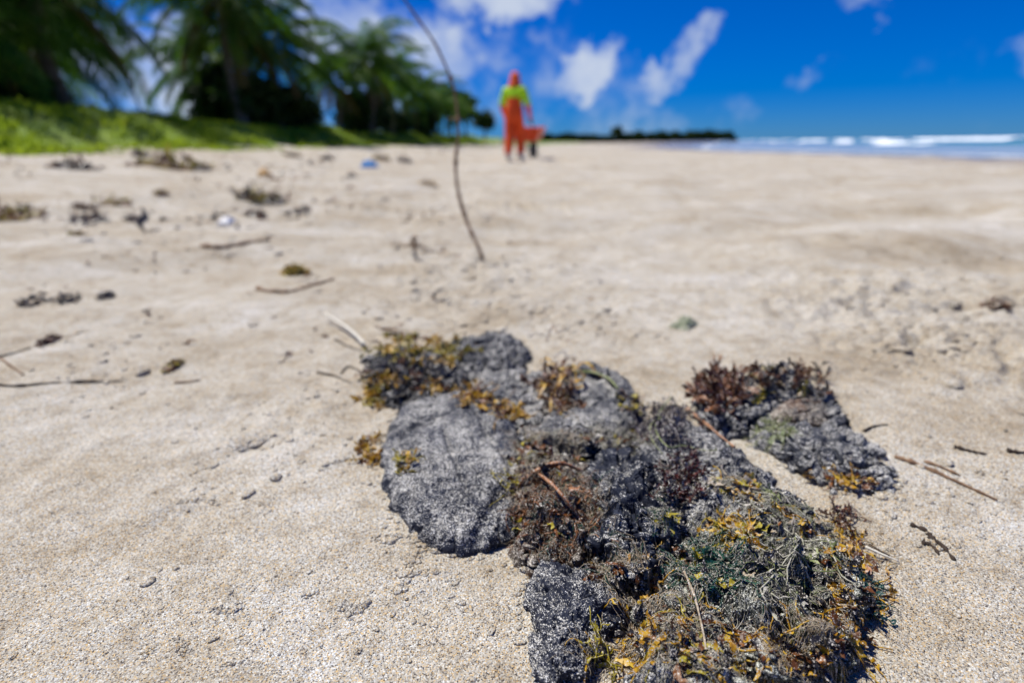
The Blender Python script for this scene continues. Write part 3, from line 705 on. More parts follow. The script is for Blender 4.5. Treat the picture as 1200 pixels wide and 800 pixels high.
def line3(pts, lifts, per=6):
    """pixel polyline laid on what it touches -> smooth 3D line"""
    Q = np.array([hit(*p) + np.array((0, 0, l)) for p, l in zip(pts, lifts)])
    n = len(Q); out_ = []
    Qe = np.concatenate([[2 * Q[0] - Q[1]], Q, [2 * Q[-1] - Q[-2]]])
    for i in range(n - 1):
        p0, p1, p2, p3 = Qe[i:i + 4]
        for k in range(per):
            f = k / per; out_.append(.5 * (2 * p1 + (p2 - p0) * f + (2 * p0 - 5 * p1 + 4 * p2 - p3) * f * f + (3 * p1 - p0 - 3 * p2 + p3) * f ** 3))
    return np.array(out_ + [Q[-1]])
def strand(name, label, cat, pts, r, m, lifts=None, side=5, taper=.5, knob=0, group=None, jit=.15):
    P = line3(pts, lifts or [r * .6] * len(pts)); n = len(P)
    rad = r * np.linspace(1, taper, n) * (1 + jit * rng.normal(size=n))
    mb = MB(); mb.tube(P, np.abs(rad), side)
    ob = mb.build(name, m, None, loc=P[0]); tag(ob, label, cat, group); return ob

tuft('golden_seaweed', 'golden olive leafy seaweed over the far corner of the heap', 'seaweed', (490, 412, 54, 17, 8), [('sarg', 24, W_olive, .036, .0030, .8), ('sarg', 14, W_gold, .034, .0030, .7), ('leaf', 14, W_brown, .026, .005, .4)])
tuft('black_seaweed', 'glossy black leafy seaweed hanging below golden olive weed', 'seaweed', (478, 442, 52, 22, 10), [('leaf', 46, W_black, .026, .005, .4), ('lobe', 14, W_black, .022, .004, 1), ('sarg', 6, W_brown, .034, .003, .5), ('sarg', 4, W_gold, .03, .003, .5)])
tuft('golden_seaweed', 'yellow seaweed tuft fallen down the near end of the black weed', 'seaweed', (443, 460, 16, 16), [('sarg', 14, W_gold, .024, .0028, .6), ('sarg', 6, W_olive, .024, .0028, .6)])
tuft('golden_seaweed', 'small yellow weed tuft lying on sand beside the flat slab', 'seaweed', (432, 532, 14, 18), [('sarg', 9, W_gold, .020, .0022, .5), ('leaf', 4, W_brown, .014, .003, .3)])
tuft('golden_seaweed', 'yellow weed scrap lying on top of the flat slab', 'seaweed', (477, 544, 12, 12), [('leaf', 9, W_olive, .014, .0034, .2), ('leaf', 5, W_gold, .013, .0034, .2)])
tuft('golden_seaweed', 'amber and brown weed band between flat slab and pale sandy plate', 'seaweed', (572, 472, 46, 13, 28), [('sarg', 12, W_gold, .024, .0028, .5), ('leaf', 20, W_brown, .020, .0045, .3), ('leaf', 12, W_gold, .022, .0045, .3)])
tuft('brown_seaweed', 'upright curling amber brown weed tuft at the crest of the heap', 'seaweed', (655, 460, 20, 28), [('strap', 10, W_gold, .05, .0034, .014), ('sarg', 9, W_brown, .045, .003, 1.4), ('leaf', 18, W_gold, .026, .004, 1.6), ('leaf', 16, W_brown, .026, .004, 1.6), ('hair', 60, W_fibre, .035, .0006, .010)])
tuft('root_tangle', 'tangle of brown roots and fibres on the fibrous lump', 'roots', (655, 598, 44, 48), [('hair', 420, W_fibre, .024, .00036, .005), ('hair', 300, W_black, .024, .0005, .005), ('hair', 240, W_brown, .026, .0005, .006), ('hair', 90, W_green, .024, .0005, .005), ('hair', 50, W_rust, .028, .0006, .006), ('leaf', 34, W_brown, .014, .003, .5), ('leaf', 18, W_olive, .012, .003, .4), ('leaf', 10, W_rust, .013, .003, .4), ('leaf', 14, W_black, .014, .0035, .4)])
tuft('fibre_tangle', 'sandy brown weed tangle between flat slab and purplish lobe', 'weed', (640, 528, 40, 17), [('hair', 130, W_fibre, .025, .0005, .005), ('leaf', 30, W_brown, .016, .0035, .4), ('leaf', 10, W_olive, .015, .003, .4), ('hair', 90, W_hair, .025, .0006, .005), ('leaf', 14, W_black, .016, .0035, .4)])
tuft('purple_seaweed', 'dark purplish crinkled weed at the far end of the long ridge', 'seaweed', (776, 498, 38, 22), [('lobe', 70, W_purple, .014, .003, 1), ('hair', 150, W_purple, .02, .0007, .004), ('leaf', 24, W_black, .012, .003, .6)])
tuft('maroon_seaweed', 'dark maroon crinkled weed in the middle of the heap', 'seaweed', (800, 564, 25, 28), [('lobe', 70, W_maroon, .012, .003, 1), ('lobe', 24, W_purple, .012, .003, 1), ('leaf', 26, W_black, .009, .0026, .6), ('hair', 60, W_hair, .014, .0004, .004)])
tuft('golden_seaweed', 'pale peach and ochre weed scraps along the top of the ridge', 'seaweed', (868, 572, 30, 12, 12), [('leaf', 18, W_fibre, .013, .0034, .3), ('leaf', 12, W_gold, .013, .0034, .3), ('leaf', 6, W_olive, .013, .0036, .5), ('hair', 60, W_hair, .02, .0004, .004)])
tuft('golden_seaweed', 'ochre leaf scraps beside the maroon weed on the mound', 'seaweed', (858, 624, 34, 18, 10), [('leaf', 24, W_gold, .012, .0034, .3), ('leaf', 14, W_olive, .012, .0032, .3), ('sarg', 8, W_gold, .014, .0018, .5), ('hair', 60, W_hair, .02, .0004, .004)])
tuft('green_seaweed', 'dark green and teal stringy weed on the near flank of the mound', 'seaweed', (826, 666, 44, 24, 12), [('hair', 90, W_green, .022, .0006, .005), ('hair', 50, W_teal, .02, .0007, .005), ('leaf', 24, W_teal, .010, .0026, .4), ('leaf', 16, W_olive, .011, .003, .4), ('hair', 110, W_hair, .02, .0004, .005), ('leaf', 16, W_black, .012, .003, .4)])
tuft('hair_weed', 'pale dusty green hair weed matted over the mound', 'seaweed', (925, 652, 72, 54, 20), [('hair', 520, W_hair, .020, .00030, .003), ('hair', 60, W_lime, .024, .00030, .004), ('hair', 260, W_black, .020, .0006, .003), ('leaf', 40, W_black, .012, .003, .4), ('leaf', 12, W_fibre, .009, .0026, .3)])
tuft('golden_seaweed', 'golden brown weed fringe on the open-sand side of the mound', 'seaweed', (998, 692, 28, 58), [('sarg', 14, W_gold, .020, .0017, .4), ('leaf', 18, W_gold, .012, .003, .3), ('leaf', 30, W_brown, .014, .0034, .3), ('hair', 120, W_fibre, .024, .0004, .004), ('leaf', 14, W_rust, .013, .003, .3), ('leaf', 18, W_black, .014, .003, .4)])
tuft('teal_seaweed', 'dark teal weed sprig drooping onto the sand', 'seaweed', (1020, 702, 9, 20), [('hair', 50, W_teal, .014, .0006, .004), ('leaf', 26, W_teal, .011, .0022, .4)])
tuft('amber_seaweed', 'amber strap weed at the foot of the heap', 'seaweed', (790, 742, 34, 40), [('strap', 4, W_gold, .034, .0026, .003), ('strap', 3, W_olive, .03, .0024, .003), ('leaf', 6, W_gold, .012, .003, .2), ('leaf', 14, W_brown, .012, .003, .3), ('hair', 150, W_fibre, .025, .0004, .004), ('hair', 80, W_hair, .02, .0004, .004)])
tuft('amber_seaweed', 'amber leaf weed under the near edge of the matted mound', 'seaweed', (890, 768, 42, 24), [('strap', 3, W_gold, .022, .0022, .003), ('leaf', 9, W_gold, .012, .0028, .3), ('leaf', 22, W_brown, .013, .003, .3), ('hair', 150, W_fibre, .022, .0004, .004), ('leaf', 16, W_black, .012, .003, .3)])
tuft('amber_seaweed', 'yellow torn weed leaves under the square-sided grey lump', 'seaweed', (714, 772, 34, 15), [('leaf', 7, W_olive, .014, .0040, .10), ('leaf', 4, W_gold, .013, .0034, .15), ('hair', 40, W_fibre, .02, .0004, .003)])
tuft('dark_weed', 'mixed black and brown weed filling the crease beside the blue-black lump', 'weed', (735, 674, 38, 16, 8), [('leaf', 30, W_black, .013, .003, .4), ('hair', 150, W_fibre, .022, .0004, .005), ('leaf', 18, W_brown, .013, .003, .4), ('hair', 60, W_green, .02, .0005, .004), ('leaf', 8, W_gold, .011, .003, .4)])
tuft('brown_seaweed', 'leafy red-brown forked weed on the smaller separate clump', 'seaweed', (843, 464, 25, 24), [('lobe', 40, W_brown, .030, .003, 1), ('lobe', 14, W_maroon, .028, .003, 1), ('lobe', 12, W_rust, .026, .003, 1)])
tuft('brown_seaweed', 'black-brown leafy weed along the top of the smaller separate clump', 'seaweed', (925, 452, 52, 18, 8), [('lobe', 30, W_black, .022, .003, 1), ('lobe', 26, W_brown, .024, .003, 1), ('leaf', 14, W_fibre, .018, .005, .5), ('sarg', 4, W_olive, .028, .003, .7)])
tuft('green_seaweed', 'pale green weed patch on the smaller separate clump', 'seaweed', (906, 506, 24, 12, 15), [('hair', 60, W_lime, .018, .0006, .004), ('leaf', 18, W_green2, .014, .004, .2)])
tuft('golden_seaweed', 'orange brown weed scraps under the smaller separate clump', 'seaweed', (985, 563, 36, 7, 6), [('leaf', 14, W_gold, .014, .003, .2), ('leaf', 10, W_brown, .014, .003, .2)])
tuft('brown_seaweed', 'dark crinkled weed edging the far side of the mound', 'seaweed', (985, 610, 12, 20, -40), [('lobe', 18, W_maroon, .009, .002, 1), ('lobe', 14, W_brown, .010, .002, 1)])
tuft('golden_seaweed', 'brown and yellow weed curl at the end of the dark rolled rim', 'seaweed', (740, 472, 8, 9), [('leaf', 8, W_olive, .018, .0034, .6), ('leaf', 6, W_brown, .016, .0034, .5)])

tuft('woven_weed', 'olive and black weed woven across the gap between slab and roots', 'seaweed', (612, 560, 12, 60), [('leaf', 26, W_brown, .014, .003, .4), ('leaf', 16, W_olive, .013, .003, .4), ('leaf', 16, W_black, .014, .003, .4), ('hair', 120, W_fibre, .022, .0004, .004)])
tuft('woven_weed', 'brown and olive weed in the crease between blue-black lump and mound', 'seaweed', (790, 630, 14, 46, -12), [('leaf', 26, W_black, .013, .003, .4), ('leaf', 16, W_olive, .012, .003, .3), ('leaf', 18, W_brown, .012, .003, .3), ('hair', 160, W_hair, .022, .0004, .004), ('hair', 60, W_green, .02, .0005, .004)])
tuft('woven_weed', 'yellow-brown weed woven along the joint of ridge and mound', 'seaweed', (920, 602, 58, 10, 22), [('leaf', 18, W_gold, .010, .0026, .3), ('leaf', 26, W_black, .011, .0026, .3), ('leaf', 16, W_brown, .011, .0026, .3), ('hair', 200, W_hair, .02, .0004, .004)])
tuft('woven_weed', 'grey fibres and amber scraps between the two lumps at the foot', 'seaweed', (752, 722, 14, 40, 10), [('leaf', 5, W_gold, .010, .0026, .3), ('leaf', 24, W_black, .012, .003, .3), ('leaf', 14, W_brown, .012, .003, .3), ('hair', 150, W_fibre, .022, .0004, .004)])
tuft('woven_weed', 'dark weed along the joint of grey plate and blue-black lump', 'seaweed', (720, 515, 40, 12, 5), [('leaf', 26, W_black, .015, .0034, .4), ('leaf', 14, W_brown, .014, .0034, .4), ('hair', 120, W_hair, .024, .0005, .004), ('leaf', 8, W_olive, .012, .003, .3)])
tuft('woven_weed', 'dark weed scraps along the sand-side foot of the mound', 'seaweed', (960, 760, 40, 20, -25), [('leaf', 26, W_black, .014, .003, .3), ('leaf', 10, W_gold, .012, .0028, .3), ('leaf', 24, W_brown, .012, .0028, .3), ('hair', 130, W_fibre, .022, .0004, .004)])
tuft('woven_weed', 'mixed yellow, brown and black weed over the lump at the foot', 'seaweed', (820, 760, 46, 30), [('leaf', 24, W_black, .012, .003, .3), ('leaf', 22, W_brown, .012, .003, .3), ('leaf', 8, W_olive, .011, .0026, .3), ('hair', 200, W_hair, .022, .0004, .004), ('hair', 110, W_black, .02, .0005, .004)])

# single stems, twigs and fibres on and beside the heap
strand('orange_stalk', 'orange-brown stalk slanting across the root tangle', 'stalk', [(632, 566), (650, 580), (668, 602), (682, 618)], .0022, W_rust, [.012, .010, .010, .006])
strand('orange_stalk', 'rusty flattened stalk curving over the fibrous lump', 'stalk', [(612, 566), (630, 556), (655, 549), (684, 556)], .0035, W_rust, [.004, .006, .008, .004])
strand('red_stem', 'knobbly red-brown stem lying along the ridge', 'stem', [(805, 486), (822, 498), (842, 514), (860, 526)], .0028, W_rust, [.010, .008, .006, .003], jit=.25)
strand('yellow_tendril', 'thin pale yellow-green tendril looping over purplish weed', 'tendril', [(786, 472), (772, 492), (768, 512), (782, 530), (800, 527), (830, 532), (856, 524)], .0011, W_lime, [.010, .012, .010, .008, .006, .005, .003], taper=.6)
strand('yellow_tendril', 'short pale tendril curled inside the larger loop', 'tendril', [(774, 498), (762, 504), (764, 520), (776, 534)], .0009, W_lime, [.012, .008, .006, .003], taper=.6)
strand('pale_stalk', 'pale grey-green stalk leaning over the lump at the foot of the heap', 'stalk', [(800, 682), (812, 705), (822, 740), (828, 770)], .0014, W_fibre, [.012, .008, .005, .003])
strand('brown_tendril', 'wavy brown tendril at the top of the upright weed', 'tendril', [(640, 418), (648, 409), (652, 416), (662, 413)], .0014, W_brown, [.03, .05, .045, .05])
strand('green_streak', 'yellow-green blade lying along the rolled rim', 'blade', [(672, 440), (692, 441), (712, 448), (724, 458)], .003, W_lime, [.006, .008, .008, .004])
strand('yellow_straw', 'yellow straw pointing away from the mound over the sand', 'straw', [(1012, 648), (1030, 654), (1052, 660)], .0016, W_straw, [.008, .006, .003])
strand('white_straw', 'white straw sticking out from golden olive weed', 'straw', [(428, 410), (410, 393), (382, 377)], .0042, W_straw, [.012, .014, .020], taper=.7)
strand('dark_twig', 'short dark twig on the sand beside the yellow tuft', 'twig', [(372, 437), (392, 441), (412, 450)], .0022, M_twig_dark)
strand('dark_twig', 'bent dark twig next to the black weed', 'twig', [(400, 438), (408, 430), (420, 434)], .0022, M_twig_dark)
strand('dark_twig', 'dark twig crossing beneath the white straw', 'twig', [(392, 398), (408, 406), (424, 412)], .002, M_twig_dark)
strand('dark_twig', 'dark crooked twig end below the yellow straw', 'twig', [(1012, 674), (1030, 688), (1050, 694)], .0014, M_twig_dark)
strand('dark_twig', 'thin dark curl beside the yellow straw', 'twig', [(1018, 638), (1030, 645), (1042, 651)], .0013, M_twig_dark)
strand('driftwood_stick', 'long flat brown stick running from the smaller clump', 'stick', [(1048, 536), (1075, 545), (1105, 558), (1140, 574), (1168, 587)], .0030, M_twig, None, 6, .4, jit=.35)
strand('bark_sliver', 'thin bark sliver lying against the long flat stick', 'bark', [(1082, 541), (1105, 549), (1125, 558)], .0026, M_twig, jit=.35)
strand('driftwood_stick', 'crooked dark stick lying alone on pale sand', 'stick', [(303, 340), (322, 343), (345, 342), (368, 335), (391, 328)], .0055, M_twig, None, 6, .7, jit=.3)
strand('driftwood_stick', 'long brown stick half sunk in sand behind the crooked one', 'stick', [(236, 290), (262, 291), (290, 286), (316, 283)], .009, M_twig, None, 6, .6, jit=.3)
strand('driftwood_stick', 'long thin dark twig at the edge of the pale sand', 'twig', [(-6, 451), (22, 453), (60, 449), (110, 448), (142, 447), (182, 444)], .0026, M_twig_dark, [.0005, .002, .0005, .002, .0005, -.001], 5, .4, jit=.5)
strand('dark_twig', 'dark forked twig above the long thin one', 'twig', [(-8, 420), (14, 415), (36, 408)], .0026, M_twig_dark)
strand('dark_twig', 'fine grey twig bridging the forked and the long thin one', 'twig', [(0, 420), (14, 430), (28, 440)], .0022, M_twig)
strand('dark_twig', 'faint twig on sand beyond the end of the long thin one', 'twig', [(205, 449), (222, 448), (236, 445)], .0022, M_twig)
strand('root_bit', 'crooked dark root bit on bare sand near the flat stick', 'root', [(1066, 615), (1084, 622), (1092, 632), (1104, 640), (1118, 657)], .0020, M_twig_dark, None, 5, .8, jit=.5)
strand('root_bit', 'short curl of root beside the crooked dark one', 'root', [(1080, 636), (1092, 640), (1100, 650)], .0018, M_twig_dark, None, 5, .8, jit=.5)
strand('root_bit', 'dark root stub beyond the flat stick, next to a larger dark bit', 'root', [(1118, 524), (1135, 529), (1156, 533)], .0028, M_twig_dark, None, 6, .4, jit=.4)
strand('root_bit', 'black stub of root at the edge of the bare sand', 'root', [(1180, 529), (1194, 531), (1210, 531)], .0032, M_twig_dark, None, 6, .4, jit=.4)
strand('dark_twig', 'thin brown twig between the smaller clump and the dark stubs', 'twig', [(1012, 506), (1024, 500), (1040, 498)], .0020, M_twig_dark)
# the tall bent stem planted in the sand
B = hit(568, 307); dep = float((CAMROT.transposed() @ (Vector(B) - Vector((0, 0, CAM_Z)))).z)
SP = []
for (px, py, dz) in [(568, 309, 0), (562, 293, .0), (548, 262, .02), (537, 225, .03), (534, 190, .03), (537, 160, .02), (535, 120, .0), (528, 92, -.02), (510, 52, -.05), (488, 20, -.08), (470, -6, -.10), (452, -30, -.12)]:
    d = CAMROT @ Vector(((px - 600) / F, (400 - py) / F, -1)); SP.append(Vector((0, 0, CAM_Z)) + d * (-dep + dz))
SP[0].z -= .02
Q = np.array(SP); Qe = np.concatenate([[2 * Q[0] - Q[1]], Q, [2 * Q[-1] - Q[-2]]]); SPs = []
for i in range(len(Q) - 1):
    for k in range(6):
        f = k / 6; p0, p1, p2, p3 = Qe[i:i + 4]
        SPs.append(.5 * (2 * p1 + (p2 - p0) * f + (2 * p0 - 5 * p1 + 4 * p2 - p3) * f * f + (3 * p1 - p0 - 3 * p2 + p3) * f ** 3))
SPs = np.array(SPs); root = empty('bent_stem', Q[0]); tag(root, 'tall thin bent dry stem planted upright in the sand', 'stem')
mb = MB(); mb.tube(SPs, np.linspace(.0074, .0030, len(SPs)) * (1 + .16 * rng.normal(size=len(SPs))), 7); mb.build('stem', M_twig, root, loc=Q[0]).location = (0, 0, 0)
for k in (14, 24, 33, 42):
    mb = MB(); mb.blob(SPs[k], (.0105, .0105, .011), 7); mb.build('node', M_twig, root, loc=Q[0]).location = (0, 0, 0)
mb = MB(); mb.tube(SPs[33] + np.outer(np.linspace(0, 1, 5), (-.035, 0, .012)) + np.outer(np.linspace(0, 1, 5) ** 2, (0, 0, -.01)), np.linspace(.004, .002, 5), 5); mb.build('stub', M_twig, root, loc=Q[0]).location = (0, 0, 0)

# ------------------------------------------------------------------ wrack and litter farther up the beach
def far_clump(name, label, cat, px, py, wpx, hpx, mats, seed, group=None, leafy=40):
    g = ground(px, py + hpx * .5)
    dep = -(CAMROT.transposed() @ (g - Vector((0, 0, CAM_Z)))).z
    w = wpx / F * dep / 2; h = max(hpx / F * dep * .5, .010); dpt = min(max(w * .55, .03), .5)
    root = empty(name, g); tag(root, label, cat, group)
    n_a, n_r = 36, 10; th = np.linspace(0, 2 * math.pi, n_a, endpoint=False); V = [(0, 0, h)]; u = np.linspace(.12, 1, n_r)
    V = []
    for r_ in u:
        j = 1 + .3 * noise3(np.cos(th) * 2, np.sin(th) * 2, seed, 5)
        X = w * r_ * np.cos(th) * j; Y = dpt * r_ * np.sin(th) * j
        Z = h * (1 - r_ ** 2.0) * (.75 + .45 * noise3(X / w * 2.2, Y / dpt * 2.2, seed, 6)) - .012 * (r_ > .98)
        V.append(np.stack([X, Y, Z], -1))
    V = np.concatenate(V); gz_ = terrain(V[:, 0] + g.x, V[:, 1] + g.y) - g.z; V[:, 2] += gz_ 
    f = [(i * n_a + j, i * n_a + (j + 1) % n_a, (i + 1) * n_a + (j + 1) % n_a, (i + 1) * n_a + j) for i in range(n_r - 1) for j in range(n_a)] + [tuple(range(n_a))]
    mobj('mat', V, f, mats[0], root)
    for k, m in enumerate(mats):
        mb = MB()
        for _ in range(leafy):
            a = rng.uniform(0, 6.28); r_ = math.sqrt(rng.random()) * 1.0
            x, y = w * r_ * math.cos(a), dpt * r_ * math.sin(a); z = float(terrain(np.array([x + g.x]), np.array([y + g.y]))[0]) - g.z + max(h * (1 - r_ * r_) * .9, 0)
            leaf(mb, (x, y, z), (rng.normal(), rng.normal(), rng.uniform(-.1, .7)), w * rng.uniform(.25, .6), max(w * .05, .004), 0, .5, 5)
        mb.build('frond', m, root)
    return root
DK = [W_black, W_brown]; OL = [W_brown, W_olive]; YL = [W_olive, W_gold]
far_clump('wrack_clump', 'dark wrack clump on sand under the middle of the grassy bank', 'seaweed', 88, 190, 50, 14, DK, 1)
far_clump('wrack_clump', 'long low brown wrack strip below the grassy bank', 'seaweed', 205, 190, 92, 11, OL, 2)
far_clump('wrack_clump', 'small dark wrack heap capping the low brown strip', 'seaweed', 165, 178, 20, 13, DK, 3)
far_clump('wrack_clump', 'dark brown end piece of the low wrack strip', 'seaweed', 236, 196, 26, 9, DK, 4)
far_clump('wrack_clump', 'large black-topped wrack heap on the upper beach', 'seaweed', 308, 226, 60, 20, [W_black, W_brown, W_olive], 5)
far_clump('wrack_clump', 'small dark weed bit just below the large wrack heap', 'seaweed', 298, 248, 26, 9, DK, 6)
far_clump('wrack_clump', 'small dark oval weed bit beside the large wrack heap', 'seaweed', 354, 244, 22, 7, DK, 7)
far_clump('wrack_clump', 'yellow-brown wrack patch at the edge of the upper beach', 'seaweed', 22, 249, 62, 12, [W_brown, W_olive], 8)
far_clump('wrack_clump', 'flat dark green wrack patch beside the yellow-brown one', 'seaweed', 104, 256, 46, 8, DK, 9)
far_clump('wrack_clump', 'compact dark reddish wrack lump on the upper beach', 'seaweed', 160, 253, 24, 11, [W_maroon, W_black], 10)
far_clump('wrack_clump', 'thin olive wrack streak above the dark reddish lump', 'seaweed', 132, 237, 40, 8, OL, 11)
far_clump('wrack_clump', 'faint grey wrack smear beside the olive streak', 'seaweed', 98, 240, 26, 7, [W_brown, W_fibre], 12)
far_clump('wrack_clump', 'small round brown weed tuft between wrack strip and olive streak', 'seaweed', 190, 225, 18, 9, OL, 13)
far_clump('wrack_clump', 'dark weed knot near the orange litter piece', 'seaweed', 383, 184, 16, 9, DK, 14)
far_clump('wrack_clump', 'dark weed tuft in front of the blue litter', 'seaweed', 412, 202, 15, 11, DK, 15)
far_clump('wrack_clump', 'dark wrack bump behind the blue litter', 'seaweed', 446, 183, 24, 9, OL, 16)
far_clump('wrack_clump', 'black round wrack lump nearest the bent stem', 'seaweed', 474, 185, 18, 10, DK, 17)
far_clump('wrack_clump', 'grey-brown weed bit close under the grass edge', 'seaweed', 342, 178, 20, 8, OL, 18)
far_clump('wrack_clump', 'tan dry weed tuft behind the bent stem', 'seaweed', 502, 213, 24, 8, [W_fibre, W_gold], 19)
far_clump('wrack_clump', 'yellow-olive seaweed tuft lying alone above the crooked stick', 'seaweed', 346, 312, 30, 18, YL, 20, leafy=90)
far_clump('wrack_clump', 'small dark grey weed bit on pale sand', 'seaweed', 124, 346, 15, 5, [W_black, W_fibre], 21)
far_clump('wrack_clump', 'dark grey weed streak beside the small grey bit', 'seaweed', 38, 352, 26, 6, [W_fibre, W_black], 22)
far_clump('wrack_clump', 'grey smear of weed between two dark ones', 'seaweed', 78, 349, 30, 6, [W_black, W_fibre], 23)
far_clump('wrack_clump', 'faint olive weed bit under the thin stick', 'seaweed', 92, 272, 18, 6, OL, 24)
far_clump('wrack_clump', 'small brown weed bit at the far side of the churned sand', 'seaweed', 1168, 356, 24, 6, [W_brown, W_fibre], 25)
far_clump('wrack_clump', 'reddish dark bit at the end of the forked twig', 'seaweed', 58, 398, 14, 5, [W_maroon, W_brown], 27)
far_clump('wrack_clump', 'brown crumb of weed on pale sand beside the hollow', 'seaweed', 203, 427, 14, 6, OL, 28)
g = tuft('dry_sprig', 'little dry branching sprig beside the foot of the bent stem', 'sprig', (494, 291, 16, 8), [('sarg', 6, M_twig, .10, .004, 1.0)])
# litter
def crumple(name, label, cat, px, py, wpx, hpx, m, seed):
    g = ground(px, py + hpx / 2); dep = -(CAMROT.transposed() @ (g - Vector((0, 0, CAM_Z)))).z; w = wpx / F * dep / 2; h = hpx / F * dep * .8
    n = 22; X, Y = np.meshgrid(np.linspace(-1, 1, n), np.linspace(-1, 1, n)); r = np.maximum(np.abs(X), np.abs(Y))
    Z = h * (1 - r ** 2.5) * (.6 + .5 * np.abs(noise2(X * 2.5 + seed, Y * 2.5, seed))) + .15 * h * noise2(X * 6, Y * 6, seed + 1) - .004
    V = np.stack([X * w * (1 + .15 * noise2(Y * 2, X, seed)), Y * w * .7 * (1 + .15 * noise2(X * 2, Y, seed + 3)), Z], -1).reshape(-1, 3)
    i = np.arange(n * n).reshape(n, n); q = np.stack([i[:-1, :-1], i[:-1, 1:], i[1:, 1:], i[1:, :-1]], -1).reshape(-1, 4)
    o = mobj(name, V, q, m); o.location = g; o.rotation_euler.z = seed; md = o.modifiers.new('thickness', 'SOLIDIFY'); md.thickness = .003; tag(o, label, cat)
crumple('blue_litter', 'crumpled bright blue plastic litter on the upper beach', 'litter', 433, 190, 20, 13, plain('blue_plastic', [(.3, (.02, .16, .45)), (.7, (.06, .32, .68))], .35, 5, 20), 3)
crumple('orange_litter', 'dull orange litter piece above the large wrack heap', 'litter', 310, 200, 20, 14, plain('orange_plastic', [(.3, (.42, .24, .08)), (.7, (.62, .42, .18))], .5, 5, 20), 5)
crumple('white_litter', 'white crumpled litter scrap beside the large wrack heap', 'litter', 266, 256, 24, 11, plain('white_plastic', [(.3, (.60, .60, .60)), (.7, (.80, .80, .80))], .4, 5, 20), 8)

def wrack_bits():
    mb = MB()
    for _ in range(520):
        if rng.random() < .75: px, py = rng.uniform(-40, 520), 178 + 90 * rng.random() ** 1.3
        else: px, py = rng.uniform(-20, 700), rng.uniform(240, 420)
        if fbm2(px * .012, py * .03, 3, 301) < -.05: continue
        g = ground(px, py)
        if g is None: continue
        k = .012 * g.y ** .75 * rng.lognormal(0, .4)
        for _ in range(rng.integers(1, 4)):
            x_, y_ = g.x + rng.normal(0, k), g.y + rng.normal(0, k * 2); leaf(mb, (x_, y_, T1(x_, y_) + .002), (rng.normal(), rng.normal(), rng.uniform(-.1, .25)), k * rng.uniform(.8, 2), k * .22, rng.integers(0, 3), .3, 4)
    tag(mb.build('wrack_bits', [W_brown, W_fibre, W_black]), 'scattered fine wrack bits along the upper beach', 'wrack', kind='stuff')
wrack_bits()
crumple('green_lump', 'flattened pale grey-green crumpled leaf on open sand beyond the heap', 'leaf', 803, 372, 36, 20, W_green2, 4)
